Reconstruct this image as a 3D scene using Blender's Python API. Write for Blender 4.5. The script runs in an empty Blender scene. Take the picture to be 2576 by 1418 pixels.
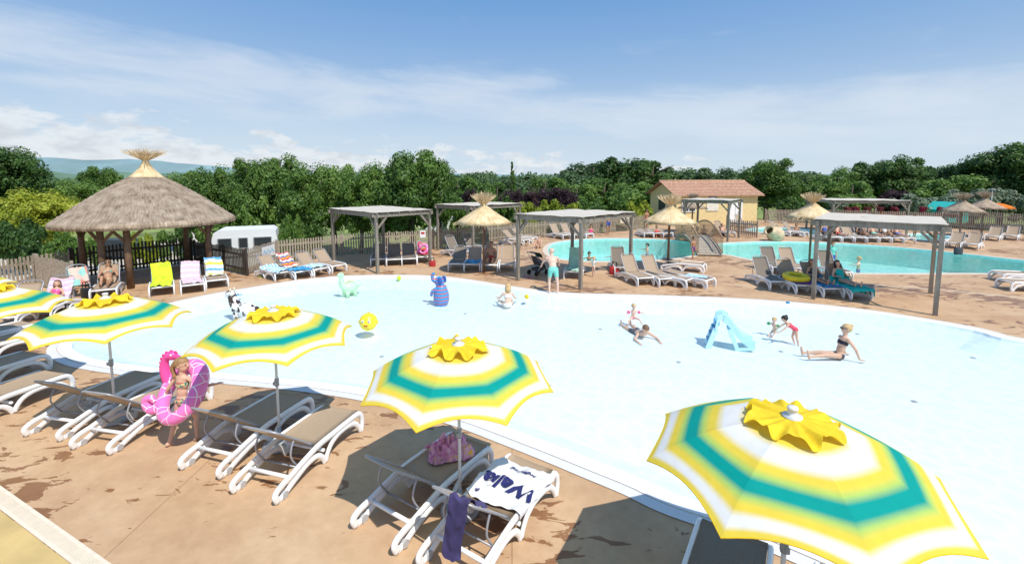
import bpy, bmesh, math, random
import numpy as np
from mathutils import Vector, Matrix, noise
from mathutils.geometry import tessellate_polygon
random.seed(7)
D=bpy.data; SC=bpy.context.scene; COL=SC.collection
pi=math.pi; R_=math.radians
F=1145.0; TH=R_(5.5); H=4.2; CT=math.cos(TH); ST=math.sin(TH)
def P(px,py,z=0.0):
    dx=(px-1288)/F; dv=(py-560)/F
    t=(H-z)/(ST+dv*CT)
    return Vector((dx*t,t*(CT-dv*ST),z))
def V(*a): return Vector(a)
U=random.uniform
# ---------------------------------------------------------------- materials
MATS={}
def nm(name):
    m=D.materials.new(name); m.use_nodes=True; nt=m.node_tree
    return m,nt,nt.nodes['Principled BSDF']
def M(name,col,rough=.6,var=.12,scale=6,bump=0.0,bscale=40,spec=.4,metal=0,stretch=(1,1,1),trans=0):
    if name in MATS: return MATS[name]
    m,nt,b=nm(name); N=nt.nodes; L=nt.links
    tc=N.new('ShaderNodeTexCoord'); mp=N.new('ShaderNodeMapping'); L.new(tc.outputs['Object'],mp.inputs[0]); mp.inputs['Scale'].default_value=stretch
    no=N.new('ShaderNodeTexNoise'); no.inputs['Scale'].default_value=scale; no.inputs['Detail'].default_value=5; L.new(mp.outputs[0],no.inputs[0])
    r=N.new('ShaderNodeValToRGB'); L.new(no.outputs[0],r.inputs[0])
    r.color_ramp.elements[0].position=.3; r.color_ramp.elements[1].position=.7
    r.color_ramp.elements[0].color=(*[c*(1-var) for c in col],1); r.color_ramp.elements[1].color=(*[min(1,c*(1+var)) for c in col],1)
    L.new(r.outputs[0],b.inputs['Base Color'])
    b.inputs['Roughness'].default_value=rough; b.inputs['Specular IOR Level'].default_value=spec; b.inputs['Metallic'].default_value=metal
    if bump:
        n2=N.new('ShaderNodeTexNoise'); n2.inputs['Scale'].default_value=bscale; n2.inputs['Detail'].default_value=4; L.new(mp.outputs[0],n2.inputs[0])
        bp=N.new('ShaderNodeBump'); bp.inputs['Strength'].default_value=bump; bp.inputs['Distance'].default_value=.02; L.new(n2.outputs[0],bp.inputs['Height']); L.new(bp.outputs[0],b.inputs['Normal'])
    if trans:
        tr=N.new('ShaderNodeBsdfTranslucent'); L.new(r.outputs[0],tr.inputs[0]); mx=N.new('ShaderNodeMixShader'); mx.inputs[0].default_value=trans
        L.new(b.outputs[0],mx.inputs[1]); L.new(tr.outputs[0],mx.inputs[2]); L.new(mx.outputs[0],N['Material Output'].inputs[0])
    MATS[name]=m; return m
def ramp_mat(name,stops,src='UV',axis=0,mult=1.0,rough=.7,interp='LINEAR',trans=0.0,spec=.2,wob=0):
    m,nt,b=nm(name); N=nt.nodes; L=nt.links
    tc=N.new('ShaderNodeTexCoord'); sp=N.new('ShaderNodeSeparateXYZ'); L.new(tc.outputs[src],sp.inputs[0])
    out=sp.outputs[axis]
    if mult!=1.0:
        a=N.new('ShaderNodeMath'); a.operation='MULTIPLY'; a.inputs[1].default_value=mult; L.new(out,a.inputs[0])
        f=N.new('ShaderNodeMath'); f.operation='FRACT'; L.new(a.outputs[0],f.inputs[0]); out=f.outputs[0]
    r=N.new('ShaderNodeValToRGB'); cr=r.color_ramp; cr.interpolation=interp
    while len(cr.elements)<len(stops): cr.elements.new(.5)
    for e,(p,c) in zip(cr.elements,stops): e.position=p; e.color=(*c,1)
    L.new(out,r.inputs[0])
    no=N.new('ShaderNodeTexNoise'); no.inputs['Scale'].default_value=9; L.new(tc.outputs['Object'],no.inputs[0])
    mx=N.new('ShaderNodeMixRGB'); mx.blend_type='MULTIPLY'; mx.inputs[0].default_value=.14; L.new(r.outputs[0],mx.inputs[1]); L.new(no.outputs[0],mx.inputs[2])
    L.new(mx.outputs[0],b.inputs['Base Color']); b.inputs['Roughness'].default_value=rough; b.inputs['Specular IOR Level'].default_value=spec
    bn=N.new('ShaderNodeTexNoise'); bn.inputs['Scale'].default_value=5; L.new(tc.outputs['Object'],bn.inputs[0])
    bp=N.new('ShaderNodeBump'); bp.inputs['Strength'].default_value=.15; bp.inputs['Distance'].default_value=.05; L.new(bn.outputs[0],bp.inputs['Height']); L.new(bp.outputs[0],b.inputs['Normal'])
    if trans:
        tr=N.new('ShaderNodeBsdfTranslucent'); L.new(mx.outputs[0],tr.inputs[0]); ms=N.new('ShaderNodeMixShader'); ms.inputs[0].default_value=trans
        L.new(b.outputs[0],ms.inputs[1]); L.new(tr.outputs[0],ms.inputs[2]); L.new(ms.outputs[0],N['Material Output'].inputs[0])
    MATS[name]=m; return m
def leafmat(name,c1,c2,c3):
    m,nt,b=nm(name); N=nt.nodes; L=nt.links
    g=N.new('ShaderNodeNewGeometry'); tc=N.new('ShaderNodeTexCoord')
    r=N.new('ShaderNodeValToRGB'); cr=r.color_ramp; cr.elements.new(.5)
    for e,(p,c) in zip(cr.elements,((0,c1),(.5,c2),(1,c3))): e.position=p; e.color=(*c,1)
    no=N.new('ShaderNodeTexNoise'); no.inputs['Scale'].default_value=.9; no.inputs['Detail'].default_value=2; L.new(tc.outputs['Object'],no.inputs[0])
    a=N.new('ShaderNodeMath'); a.operation='MULTIPLY_ADD'; a.inputs[1].default_value=.5; L.new(g.outputs['Random Per Island'],a.inputs[0])
    s=N.new('ShaderNodeMath'); s.operation='MULTIPLY_ADD'; s.inputs[1].default_value=1.6; s.inputs[2].default_value=-.55; L.new(no.outputs[0],s.inputs[0]); L.new(s.outputs[0],a.inputs[2])
    oi=N.new('ShaderNodeObjectInfo'); oa=N.new('ShaderNodeMath'); oa.operation='MULTIPLY_ADD'; oa.inputs[1].default_value=.42; oa.inputs[2].default_value=-.18; L.new(oi.outputs['Random'],oa.inputs[0])
    ob=N.new('ShaderNodeMath'); ob.operation='ADD'; L.new(a.outputs[0],ob.inputs[0]); L.new(oa.outputs[0],ob.inputs[1])
    L.new(ob.outputs[0],r.inputs[0]); L.new(r.outputs[0],b.inputs['Base Color']); b.inputs['Roughness'].default_value=.5; b.inputs['Specular IOR Level'].default_value=.35
    tr=N.new('ShaderNodeBsdfTranslucent'); L.new(r.outputs[0],tr.inputs[0]); mx=N.new('ShaderNodeMixShader'); mx.inputs[0].default_value=.35
    L.new(b.outputs[0],mx.inputs[1]); L.new(tr.outputs[0],mx.inputs[2]); L.new(mx.outputs[0],N['Material Output'].inputs[0])
    MATS[name]=m; return m
# ---------------------------------------------------------------- mesh builder
def zrot(a): return Matrix.Rotation(a,3,'Z')
class MB:
    def __init__(s): s.v=[]; s.f=[]; s.m=[]; s.sm=[]; s.uv={}
    def add(s,vs,fs,mi=0,sm=False,uv=None):
        o=len(s.v); s.v+=[tuple(v) for v in vs]
        for f in fs: s.f.append(tuple(i+o for i in f)); s.m.append(mi); s.sm.append(sm)
        if uv:
            for i,c in enumerate(uv): s.uv[o+i]=c
        return s
    def box(s,c,d,R=None,mi=0):
        c=Vector(c); x,y,z=[k/2 for k in d]
        vs=[Vector((a*x,b*y,e*z)) for a in(-1,1) for b in(-1,1) for e in(-1,1)]
        if R is not None: vs=[R@v for v in vs]
        return s.add([c+v for v in vs],[(0,1,3,2),(4,6,7,5),(0,4,5,1),(2,3,7,6),(0,2,6,4),(1,5,7,3)],mi)
    def beam(s,a,b,w,h,mi=0,up=(0,0,1)):
        a=Vector(a);b=Vector(b);d=b-a;l=d.length;d.normalize();u=Vector(up)
        if abs(d.dot(u))>.98: u=Vector((0,1,0))
        sd=d.cross(u).normalized();u2=sd.cross(d)
        R=Matrix((d,sd,u2)).transposed()
        return s.box((a+b)/2,(l,w,h),R,mi)
    def tube(s,pts,r,n=8,mi=0,sq=1.0,sm=True,closed=False):
        pts=[Vector(p) for p in pts]; k=len(pts); rr=[r]*k if not hasattr(r,'__len__') else list(r)
        vs=[];fs=[];nrm=None
        for i,p in enumerate(pts):
            if closed: t=pts[(i+1)%k]-pts[i-1]
            else: t=pts[min(i+1,k-1)]-pts[max(i-1,0)]
            if t.length<1e-9: t=Vector((0,0,1))
            t.normalize()
            if nrm is None:
                a=Vector((0,0,1)) if abs(t.z)<.9 else (Vector((1,0,0)) if sq!=1.0 else Vector((0,1,0))); nrm=(a-t*a.dot(t)).normalized()
            else:
                nrm=nrm-t*nrm.dot(t)
                if nrm.length<1e-6: nrm=t.orthogonal()
                nrm.normalize()
            bn=t.cross(nrm)
            for j in range(n):
                an=2*pi*j/n; vs.append(p+nrm*math.cos(an)*rr[i]+bn*math.sin(an)*rr[i]*sq)
        kk=k if closed else k-1
        for i in range(kk):
            i2=(i+1)%k
            for j in range(n):
                j2=(j+1)%n; fs.append((i*n+j,i*n+j2,i2*n+j2,i2*n+j))
        s.add(vs,fs,mi,sm)
        if not closed:
            o=len(s.v)-len(vs); s.f.append(tuple(o+j for j in reversed(range(n)))); s.m.append(mi); s.sm.append(False)
            s.f.append(tuple(o+(k-1)*n+j for j in range(n))); s.m.append(mi); s.sm.append(False)
        return s
    def lathe(s,prof,n=24,c=(0,0,0),mi=0,jit=0,sm=True,cap=True,R=None):
        c=Vector(c); vs=[];uv=[]
        for i,(r,z) in enumerate(prof):
            for j in range(n):
                a=2*pi*j/n; q=r*(1+(U(-jit,jit) if jit else 0)); v=Vector((q*math.cos(a),q*math.sin(a),z+(U(-jit,jit)*.4*(r>.01) if jit else 0)))
                if R is not None: v=R@v
                vs.append(c+v); uv.append((j/n,i/len(prof)))
        fs=[(i*n+j,i*n+(j+1)%n,(i+1)*n+(j+1)%n,(i+1)*n+j) for i in range(len(prof)-1) for j in range(n)]
        if cap:
            fs.append(tuple(reversed(range(n)))); fs.append(tuple((len(prof)-1)*n+j for j in range(n)))
        return s.add(vs,fs,mi,sm,uv)
    def ell(s,c,r,R=None,n=14,m=9,mi=0):
        if not hasattr(r,'__len__'): r=(r,r,r)
        c=Vector(c); vs=[Vector((0,0,-r[2]))]
        for i in range(1,m):
            ph=-pi/2+pi*i/m
            for j in range(n): a=2*pi*j/n; vs.append(Vector((r[0]*math.cos(ph)*math.cos(a),r[1]*math.cos(ph)*math.sin(a),r[2]*math.sin(ph))))
        vs.append(Vector((0,0,r[2])))
        if R is not None: vs=[R@v for v in vs]
        fs=[(0,1+(j+1)%n,1+j) for j in range(n)]
        for i in range(m-2):
            for j in range(n): fs.append((1+i*n+j,1+i*n+(j+1)%n,1+(i+1)*n+(j+1)%n,1+(i+1)*n+j))
        l=len(vs)-1; fs+=[(1+(m-2)*n+j,1+(m-2)*n+(j+1)%n,l) for j in range(n)]
        return s.add([c+v for v in vs],fs,mi,True)
    def blade(s,a,b,w,mi=0):
        a=Vector(a);b=Vector(b);d=(b-a); q=d.cross(Vector((U(-1,1),U(-1,1),U(-1,1)))); q=q.normalized()*w/2 if q.length>1e-6 else Vector((w/2,0,0))
        return s.add([a-q,a+q,b+q*.5,b-q*.5],[(0,1,2,3)],mi,False,[(a.x*.3+a.y*.21,.3)]*4)
    def build(s,name,mat,parent=None,kind=None,fix=False):
        me=D.meshes.new(name); me.from_pydata(s.v,[],s.f)
        mats=mat if isinstance(mat,(list,tuple)) else [mat]
        for m in mats: me.materials.append(m)
        me.polygons.foreach_set('material_index',s.m); me.polygons.foreach_set('use_smooth',s.sm)
        if s.uv:
            l=me.uv_layers.new(name='UVMap')
            for lp in me.loops: l.data[lp.index].uv=s.uv.get(lp.vertex_index,(0,0))
        me.update()
        o=D.objects.new(name,me); COL.objects.link(o)
        if parent: o.parent=parent
        if kind: o['kind']=kind
        return o
def thing(name,label,cat,loc=(0,0,0),rz=0,group=None):
    o=D.objects.new(name,None); COL.objects.link(o); o.location=loc; o.rotation_euler=(0,0,rz); o['label']=label; o['category']=cat
    o.empty_display_size=.2
    if group: o['group']=group
    return o
def tag(o,label,cat,group=None,kind=None):
    o['label']=label; o['category']=cat
    if group: o['group']=group
    if kind: o['kind']=kind
    return o
def dup(root,loc,rz,label=None,group=None,scale=None):
    def cp(o,par):
        c=o.copy(); COL.objects.link(c)
        if par: c.parent=par
        for ch in list(o.children): cp(ch,c)
        return c
    r=cp(root,None); r.location=loc; r.rotation_euler=(0,0,rz)
    if label: r['label']=label
    if group: r['group']=group
    if scale: r.scale=scale
    return r
ORD=['first','second','third','fourth','fifth','sixth','seventh','eighth','ninth','tenth']
def smooth_loop(pts,k=6):
    n=len(pts); out=[]
    for i in range(n):
        p0,p1,p2,p3=pts[i-1],pts[i],pts[(i+1)%n],pts[(i+2)%n]
        for j in range(k):
            t=j/k; out.append(.5*((2*p1)+(p2-p0)*t+(2*p0-5*p1+4*p2-p3)*t*t+(3*p1-p0-3*p2+p3)*t**3))
    return out
def offset(loop,d):
    n=len(loop); area=sum(loop[i].x*loop[(i+1)%n].y-loop[(i+1)%n].x*loop[i].y for i in range(n)); sg=1 if area>0 else -1
    out=[]
    for i in range(n):
        t=(loop[(i+1)%n]-loop[i-1]); t.z=0; t.normalize(); out.append(loop[i]+Vector((t.y,-t.x,0))*d*sg)
    return out
def sheet(name,loops,z,mat,kind='structure'):
    loops=[[Vector((p.x,p.y,0)) for p in l] for l in loops]
    tris=tessellate_polygon(loops); vs=[Vector((p.x,p.y,z)) for l in loops for p in l]
    fs=[]
    for a,b,c in tris:
        if (vs[b]-vs[a]).cross(vs[c]-vs[a]).z<0: a,b=b,a
        fs.append((a,b,c))
    mb=MB(); mb.add(vs,fs); return mb.build(name,mat,kind=kind)
def ring(mb,l1,z1,l2,z2,mi=0):
    n=len(l1); vs=[V(p.x,p.y,z1) for p in l1]+[V(p.x,p.y,z2) for p in l2]
    return mb.add(vs,[(i,(i+1)%n,n+(i+1)%n,n+i) for i in range(n)],mi)
# ---------------------------------------------------------------- base materials
def deck_mat():
    m,nt,b=nm('stamped_concrete'); N=nt.nodes; L=nt.links
    tc=N.new('ShaderNodeTexCoord')
    def no(sc,det=6,rg=.6,dist=0,vec=None):
        n=N.new('ShaderNodeTexNoise'); n.inputs['Scale'].default_value=sc; n.inputs['Detail'].default_value=det; n.inputs['Roughness'].default_value=rg; n.inputs['Distortion'].default_value=dist; L.new(vec or tc.outputs['Object'],n.inputs[0]); return n
    n1=no(.55); n2=no(5,8,.7)
    r1=N.new('ShaderNodeValToRGB'); L.new(n1.outputs[0],r1.inputs[0]); cr=r1.color_ramp; cr.elements.new(.5)
    for e,(p,c) in zip(cr.elements,((.3,(.45,.275,.155)),(.5,(.55,.36,.21)),(.72,(.64,.45,.28)))): e.position=p; e.color=(*c,1)
    r2=N.new('ShaderNodeValToRGB'); L.new(n2.outputs[0],r2.inputs[0]); r2.color_ramp.elements[0].color=(.70,.66,.61,1); r2.color_ramp.elements[0].position=.3; r2.color_ramp.elements[1].color=(1,1,1,1); r2.color_ramp.elements[1].position=.62
    mm=N.new('ShaderNodeMixRGB'); mm.blend_type='MULTIPLY'; mm.inputs[0].default_value=.45; L.new(r1.outputs[0],mm.inputs[1]); L.new(r2.outputs[0],mm.inputs[2])
    mp=N.new('ShaderNodeMapping'); mp.inputs['Rotation'].default_value=(0,0,R_(-35)); mp.inputs['Scale'].default_value=(.6,1.4,1); L.new(tc.outputs['Object'],mp.inputs[0])
    n3=no(3.2,7,.62,.7,mp.outputs[0]); n4=no(.33,2,.5)
    ad=N.new('ShaderNodeMath'); ad.operation='MULTIPLY_ADD'; ad.inputs[1].default_value=.75; L.new(n4.outputs[0],ad.inputs[0]); L.new(n3.outputs[0],ad.inputs[2])
    wr=N.new('ShaderNodeMapRange'); wr.inputs[1].default_value=.965; wr.inputs[2].default_value=.982; L.new(ad.outputs[0],wr.inputs[0])
    wet=N.new('ShaderNodeMixRGB'); wet.blend_type='MULTIPLY'; L.new(wr.outputs[0],wet.inputs[0]); L.new(mm.outputs[0],wet.inputs[1]); wet.inputs[2].default_value=(.50,.37,.28,1)
    br=N.new('ShaderNodeTexBrick'); L.new(tc.outputs['Object'],br.inputs[0]); br.inputs['Scale'].default_value=.22; br.inputs['Mortar Size'].default_value=.002; br.inputs['Color1'].default_value=br.inputs['Color2'].default_value=(1,1,1,1); br.inputs['Mortar'].default_value=(.72,.68,.64,1); br.inputs['Brick Width'].default_value=1.0; br.inputs['Row Height'].default_value=1.0
    jm=N.new('ShaderNodeMixRGB'); jm.blend_type='MULTIPLY'; jm.inputs[0].default_value=1; L.new(wet.outputs[0],jm.inputs[1]); L.new(br.outputs[0],jm.inputs[2])
    L.new(jm.outputs[0],b.inputs['Base Color'])
    rr=N.new('ShaderNodeMapRange'); L.new(wr.outputs[0],rr.inputs[0]); rr.inputs[3].default_value=.75; rr.inputs[4].default_value=.35; L.new(rr.outputs[0],b.inputs['Roughness']); b.inputs['Specular IOR Level'].default_value=.3
    nb=no(9,6,.65); bp=N.new('ShaderNodeBump'); bp.inputs['Strength'].default_value=.3; bp.inputs['Distance'].default_value=.02; L.new(nb.outputs[0],bp.inputs['Height']); L.new(bp.outputs[0],b.inputs['Normal'])
    return m
def water_mat(name,tint,bscale,bs=.5):
    m,nt,b=nm(name); N=nt.nodes; L=nt.links; N.remove(b)
    tc=N.new('ShaderNodeTexCoord')
    n=N.new('ShaderNodeTexNoise'); n.inputs['Scale'].default_value=bscale; n.inputs['Detail'].default_value=3; n.inputs['Distortion'].default_value=.9; L.new(tc.outputs['Object'],n.inputs[0])
    bp=N.new('ShaderNodeBump'); bp.inputs['Strength'].default_value=bs; bp.inputs['Distance'].default_value=.045; L.new(n.outputs[0],bp.inputs['Height'])
    t=N.new('ShaderNodeBsdfTransparent'); t.inputs[0].default_value=(*tint,1)
    g=N.new('ShaderNodeBsdfGlossy'); g.inputs['Roughness'].default_value=.14; L.new(bp.outputs[0],g.inputs['Normal'])
    f=N.new('ShaderNodeFresnel'); f.inputs[0].default_value=1.33; L.new(bp.outputs[0],f.inputs['Normal'])
    mx=N.new('ShaderNodeMixShader'); L.new(f.outputs[0],mx.inputs[0]); L.new(t.outputs[0],mx.inputs[1]); L.new(g.outputs[0],mx.inputs[2]); L.new(mx.outputs[0],N['Material Output'].inputs[0])
    return m
def caustic_floor_mat(name,c1,c2):
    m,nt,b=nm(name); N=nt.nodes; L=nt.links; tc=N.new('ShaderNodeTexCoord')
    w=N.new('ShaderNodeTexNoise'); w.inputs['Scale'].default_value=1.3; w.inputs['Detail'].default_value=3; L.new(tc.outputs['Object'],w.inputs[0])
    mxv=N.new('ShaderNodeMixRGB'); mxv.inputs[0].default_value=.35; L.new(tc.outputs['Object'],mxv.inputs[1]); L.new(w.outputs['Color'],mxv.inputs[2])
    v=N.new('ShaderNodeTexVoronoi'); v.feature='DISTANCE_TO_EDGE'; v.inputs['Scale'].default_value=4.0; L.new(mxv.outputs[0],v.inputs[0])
    r=N.new('ShaderNodeValToRGB'); L.new(v.outputs['Distance'],r.inputs[0]); r.color_ramp.elements[0].color=(*c2,1); r.color_ramp.elements[1].color=(*c1,1); r.color_ramp.elements[1].position=.24  # paler veins: water caustics painted into the liner colour
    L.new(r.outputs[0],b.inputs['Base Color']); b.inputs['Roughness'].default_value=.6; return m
def straw_mat(name,c1,c2,c3,us=220,vs=6):
    m,nt,b=nm(name); N=nt.nodes; L=nt.links; tc=N.new('ShaderNodeTexCoord')
    mp=N.new('ShaderNodeMapping'); L.new(tc.outputs['UV'],mp.inputs[0]); mp.inputs['Scale'].default_value=(us,vs,1)
    n=N.new('ShaderNodeTexNoise'); n.inputs['Scale'].default_value=1; n.inputs['Detail'].default_value=4; L.new(mp.outputs[0],n.inputs[0])
    n2=N.new('ShaderNodeTexNoise'); n2.inputs['Scale'].default_value=3; n2.inputs['Detail'].default_value=6; L.new(tc.outputs['Object'],n2.inputs[0])
    a=N.new('ShaderNodeMath'); a.operation='ADD'; L.new(n.outputs[0],a.inputs[0]); L.new(n2.outputs[0],a.inputs[1])
    h=N.new('ShaderNodeMath'); h.operation='MULTIPLY'; h.inputs[1].default_value=.5; L.new(a.outputs[0],h.inputs[0])
    r=N.new('ShaderNodeValToRGB'); cr=r.color_ramp; cr.elements.new(.5)
    for e,(p,c) in zip(cr.elements,((.36,c1),(.5,c2),(.64,c3))): e.position=p; e.color=(*c,1)
    L.new(h.outputs[0],r.inputs[0]); L.new(r.outputs[0],b.inputs['Base Color']); b.inputs['Roughness'].default_value=.85; b.inputs['Specular IOR Level'].default_value=.1
    bp=N.new('ShaderNodeBump'); bp.inputs['Strength'].default_value=.5; bp.inputs['Distance'].default_value=.03; L.new(h.outputs[0],bp.inputs['Height']); L.new(bp.outputs[0],b.inputs['Normal'])
    return m
m_deck=deck_mat()
m_white=M('white_resin',(.86,.86,.85),.35,.03,5)
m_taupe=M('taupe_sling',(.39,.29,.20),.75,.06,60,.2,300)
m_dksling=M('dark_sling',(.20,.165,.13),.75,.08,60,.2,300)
m_grey=M('grey_metal',(.36,.37,.40),.4,.05,5,metal=.3)
m_wheel=M('grey_rubber',(.45,.45,.45),.6)
m_pole=M('white_pole',(.72,.72,.71),.35,.03)
m_yel=M('yellow_cloth',(.88,.62,.02),.7,.08,12,.3,30,trans=.15)
m_wood=M('weathered_timber',(.24,.21,.17),.8,.25,10,.3,60,stretch=(1,1,.2))
m_fence=M('fence_timber',(.38,.32,.25),.85,.25,10,.2,40)
m_dkwood=M('dark_timber',(.055,.042,.032),.7,.25,10)
m_brown=M('brown_post_timber',(.17,.10,.058),.65,.25,6,.2,30)
m_strawD=straw_mat('old_thatch',(.20,.145,.10),(.37,.285,.205),(.52,.42,.315),300,14)
m_strawL=straw_mat('fresh_straw',(.48,.33,.16),(.68,.52,.30),(.84,.70,.46),160,4)
m_blade=M('straw_blades',(.66,.51,.31),.85,.3,5)
m_bladeD=M('grey_straw_blades',(.42,.34,.25),.85,.3,5)
m_skin=M('light_skin',(.66,.40,.28),.5,.06,4,spec=.35)
m_skinP=M('pale_skin',(.74,.50,.39),.5,.06,4,spec=.35)
m_skinT=M('tanned_skin',(.46,.25,.15),.5,.08,4,spec=.35)
m_blond=M('blond_hair',(.55,.38,.18),.6,.2,30)
m_brownh=M('brown_hair',(.18,.095,.05),.55,.2,30)
m_dblond=M('dark_blond_hair',(.34,.19,.085),.55,.25,30)
m_darkh=M('dark_hair',(.03,.02,.015),.5,.2,30)
m_dark=M('near_black',(.015,.015,.018),.35)
m_lip=M('lip',(.45,.14,.12),.5)
# ---------------------------------------------------------------- world, sun, camera
w=D.worlds.new('World'); SC.world=w; w.use_nodes=True; N=w.node_tree.nodes; L=w.node_tree.links
bg=N['Background']; bg.inputs[1].default_value=.15
sky=N.new('ShaderNodeTexSky'); sky.sky_type='NISHITA'; sky.sun_disc=False
SUN=V(.62,-.78,0).normalized(); EL=R_(57)
sky.sun_elevation=EL; sky.sun_rotation=math.atan2(SUN.x,SUN.y); sky.air_density=1.0; sky.dust_density=.6; sky.ozone_density=2.0
def mth(op,a,b=None,c=None):
    n=N.new('ShaderNodeMath'); n.operation=op
    for i,x in enumerate((a,b,c)):
        if x is None: continue
        if isinstance(x,(int,float)): n.inputs[i].default_value=x
        else: L.new(x,n.inputs[i])
    return n.outputs[0]
def mrange(x,a,b,c=0,d=1):
    n=N.new('ShaderNodeMapRange'); n.interpolation_type='SMOOTHSTEP'; L.new(x,n.inputs[0])
    for i,k in zip((1,2,3,4),(a,b,c,d)): n.inputs[i].default_value=k
    return n.outputs[0]
def cnoise(vec,sc,det=6,rg=.6,dist=0):
    n=N.new('ShaderNodeTexNoise'); n.inputs['Scale'].default_value=sc; n.inputs['Detail'].default_value=det; n.inputs['Roughness'].default_value=rg; n.inputs['Distortion'].default_value=dist; L.new(vec,n.inputs[0]); return n.outputs[0]
def comb(x,y,z=0.0):
    n=N.new('ShaderNodeCombineXYZ')
    for i,k in enumerate((x,y,z)):
        if isinstance(k,(int,float)): n.inputs[i].default_value=k
        else: L.new(k,n.inputs[i])
    return n.outputs[0]
def mixc(f,a,b):
    n=N.new('ShaderNodeMixRGB')
    if isinstance(f,(int,float)): n.inputs[0].default_value=f
    else: L.new(f,n.inputs[0])
    for i,k in ((1,a),(2,b)):
        if isinstance(k,tuple): n.inputs[i].default_value=k
        else: L.new(k,n.inputs[i])
    return n.outputs[0]
tc=N.new('ShaderNodeTexCoord'); sp=N.new('ShaderNodeSeparateXYZ'); L.new(tc.outputs['Generated'],sp.inputs[0])
X,Y,Z=sp.outputs
az=mth('ARCTAN2',X,Y); hl=mth('SQRT',mth('ADD',mth('MULTIPLY',X,X),mth('MULTIPLY',Y,Y))); el=mth('DIVIDE',Z,mth('MAXIMUM',hl,.02))
grad=mixc(mrange(el,-.06,.48),(3.5,4.5,5.5,1),(.86,2.25,4.7,1))
base=mixc(.86,sky.outputs[0],grad)
cv=comb(mth('MULTIPLY',az,2.4),mth('MULTIPLY_ADD',az,.7,mth('MULTIPLY',el,11.0)),4.3)
ci=cnoise(cv,1.4,10,.58,.3)
cen=mth('MULTIPLY_ADD',az,-.055,.150)
band=mrange(mth('ABSOLUTE',mth('SUBTRACT',el,cen)),.01,.11,1,0)
cirr=mth('MULTIPLY',mrange(mth('MULTIPLY_ADD',band,.32,ci),.56,.98),.62)
veil=mrange(el,-.02,.24,.48,0)
kv=comb(mth('MULTIPLY',az,8.0),mth('MULTIPLY',el,19.0),3.1)
cu=cnoise(kv,1.5,9,.6,.15)
top=mth('MULTIPLY_ADD',az,-.075,.035)
cthr=mth('MULTIPLY_ADD',mth('SUBTRACT',el,top),3.4,.48)
lowm=mrange(el,-.01,.03,0,1)
cum=mth('MULTIPLY',mrange(mth('SUBTRACT',cu,cthr),-.02,.10),mth('MULTIPLY',lowm,.68))
wisp=mth('MULTIPLY',mrange(cnoise(comb(mth('MULTIPLY',az,9),mth('MULTIPLY',el,24),7),1.1,7,.6),.66,.80),mrange(el,.34,.08,0,.5))
shade=mrange(cnoise(kv,2.6,5,.6),.3,.6,4.6,6.1)
sc0=mixc(veil,base,(4.9,5.45,5.95,1))
sc1=mixc(cirr,sc0,(5.0,5.45,6.0,1))
sc2=mixc(wisp,sc1,(5.4,5.7,6.1,1))
cc=N.new('ShaderNodeCombineColor')
L.new(mth('MULTIPLY',shade,.96),cc.inputs[0]); L.new(mth('MULTIPLY',shade,.985),cc.inputs[1]); L.new(mth('ADD',mth('MULTIPLY',shade,.9),.65),cc.inputs[2])
sc3=mixc(cum,sc2,cc.outputs[0])
L.new(sc3,bg.inputs[0])
sd=D.lights.new('sun','SUN'); sd.energy=4.6; sd.angle=R_(.5); sd.color=(1,.95,.87); so=D.objects.new('sun',sd); COL.objects.link(so)
dirv=V(SUN.x*math.cos(EL),SUN.y*math.cos(EL),math.sin(EL)); so.rotation_euler=dirv.to_track_quat('Z','Y').to_euler(); so.location=(10,-10,20)
cd=D.cameras.new('camera'); cam=D.objects.new('camera',cd); COL.objects.link(cam); cam.location=(0,0,H); cam.rotation_euler=(pi/2-TH,0,0)
cd.sensor_width=36; cd.lens=36*F/2576; cd.shift_y=-149/2576; cd.clip_end=6000; cd.clip_start=.05; SC.camera=cam
SC.view_settings.view_transform='Standard'; SC.view_settings.look='None'; SC.view_settings.exposure=0
# ---------------------------------------------------------------- ground, deck, pools
GZ=-1.6
m_grass=M('meadow_grass',(.20,.25,.07),.9,.4,.35,.3,8)
sheet('ground',[[V(-3000,-300,0),V(3000,-300,0),V(3000,3500,0),V(-3000,3500,0)]],GZ,m_grass)
outl=[V(-30,-8,0),V(50,-8,0),V(50,20,0),P(2800,600),P(2576,588),P(2370,572),V(27,44,0),V(24,50,0),V(13.2,48.5,0),P(1630,573),P(1500,585),P(1300,600),P(1090,624),P(860,641),P(700,661),P(622,690),P(485,656),P(300,676),P(185,698),P(95,704),P(0,722),P(-170,760)]
px_main=[(180,872),(212,896),(280,912),(400,927),(520,936),(650,947),(780,959),(900,975),(1000,994),(1100,1020),(1200,1049),(1300,1085),(1400,1122),(1500,1161),(1600,1200),(1700,1244)]
main=[P(*q) for q in px_main]+[V(3.0,5.25,0),V(4.2,4.35,0),V(6,3.2,0),V(9,2.3,0),V(13,2.2,0),V(16.5,3.8,0),V(17.6,6.5,0),V(16,9.3,0)]
main+=[P(*q) for q in [(2576,862),(2450,832),(2300,805),(2150,783),(2000,768),(1850,758),(1700,752),(1560,748),(1450,745),(1350,737),(1250,722),(1150,706),(1060,698),(950,697),(850,700),(750,710),(640,728),(540,745),(420,772),(290,808),(208,846)]]
main=smooth_loop(main,4)
back=[P(*q) for q in [(1378,632),(1392,613),(1440,605),(1500,601),(1600,601),(1700,605),(1750,611),(1790,614),(1850,611),(1950,608),(2100,612),(2250,622),(2400,636),(2576,655),(2800,672),(2800,700),(2576,690),(2400,687),(2250,688),(2100,685),(1985,672),(1900,655),(1830,641),(1775,637),(1700,650),(1600,656),(1480,657),(1405,650)]]
back=smooth_loop(back,4)
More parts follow.
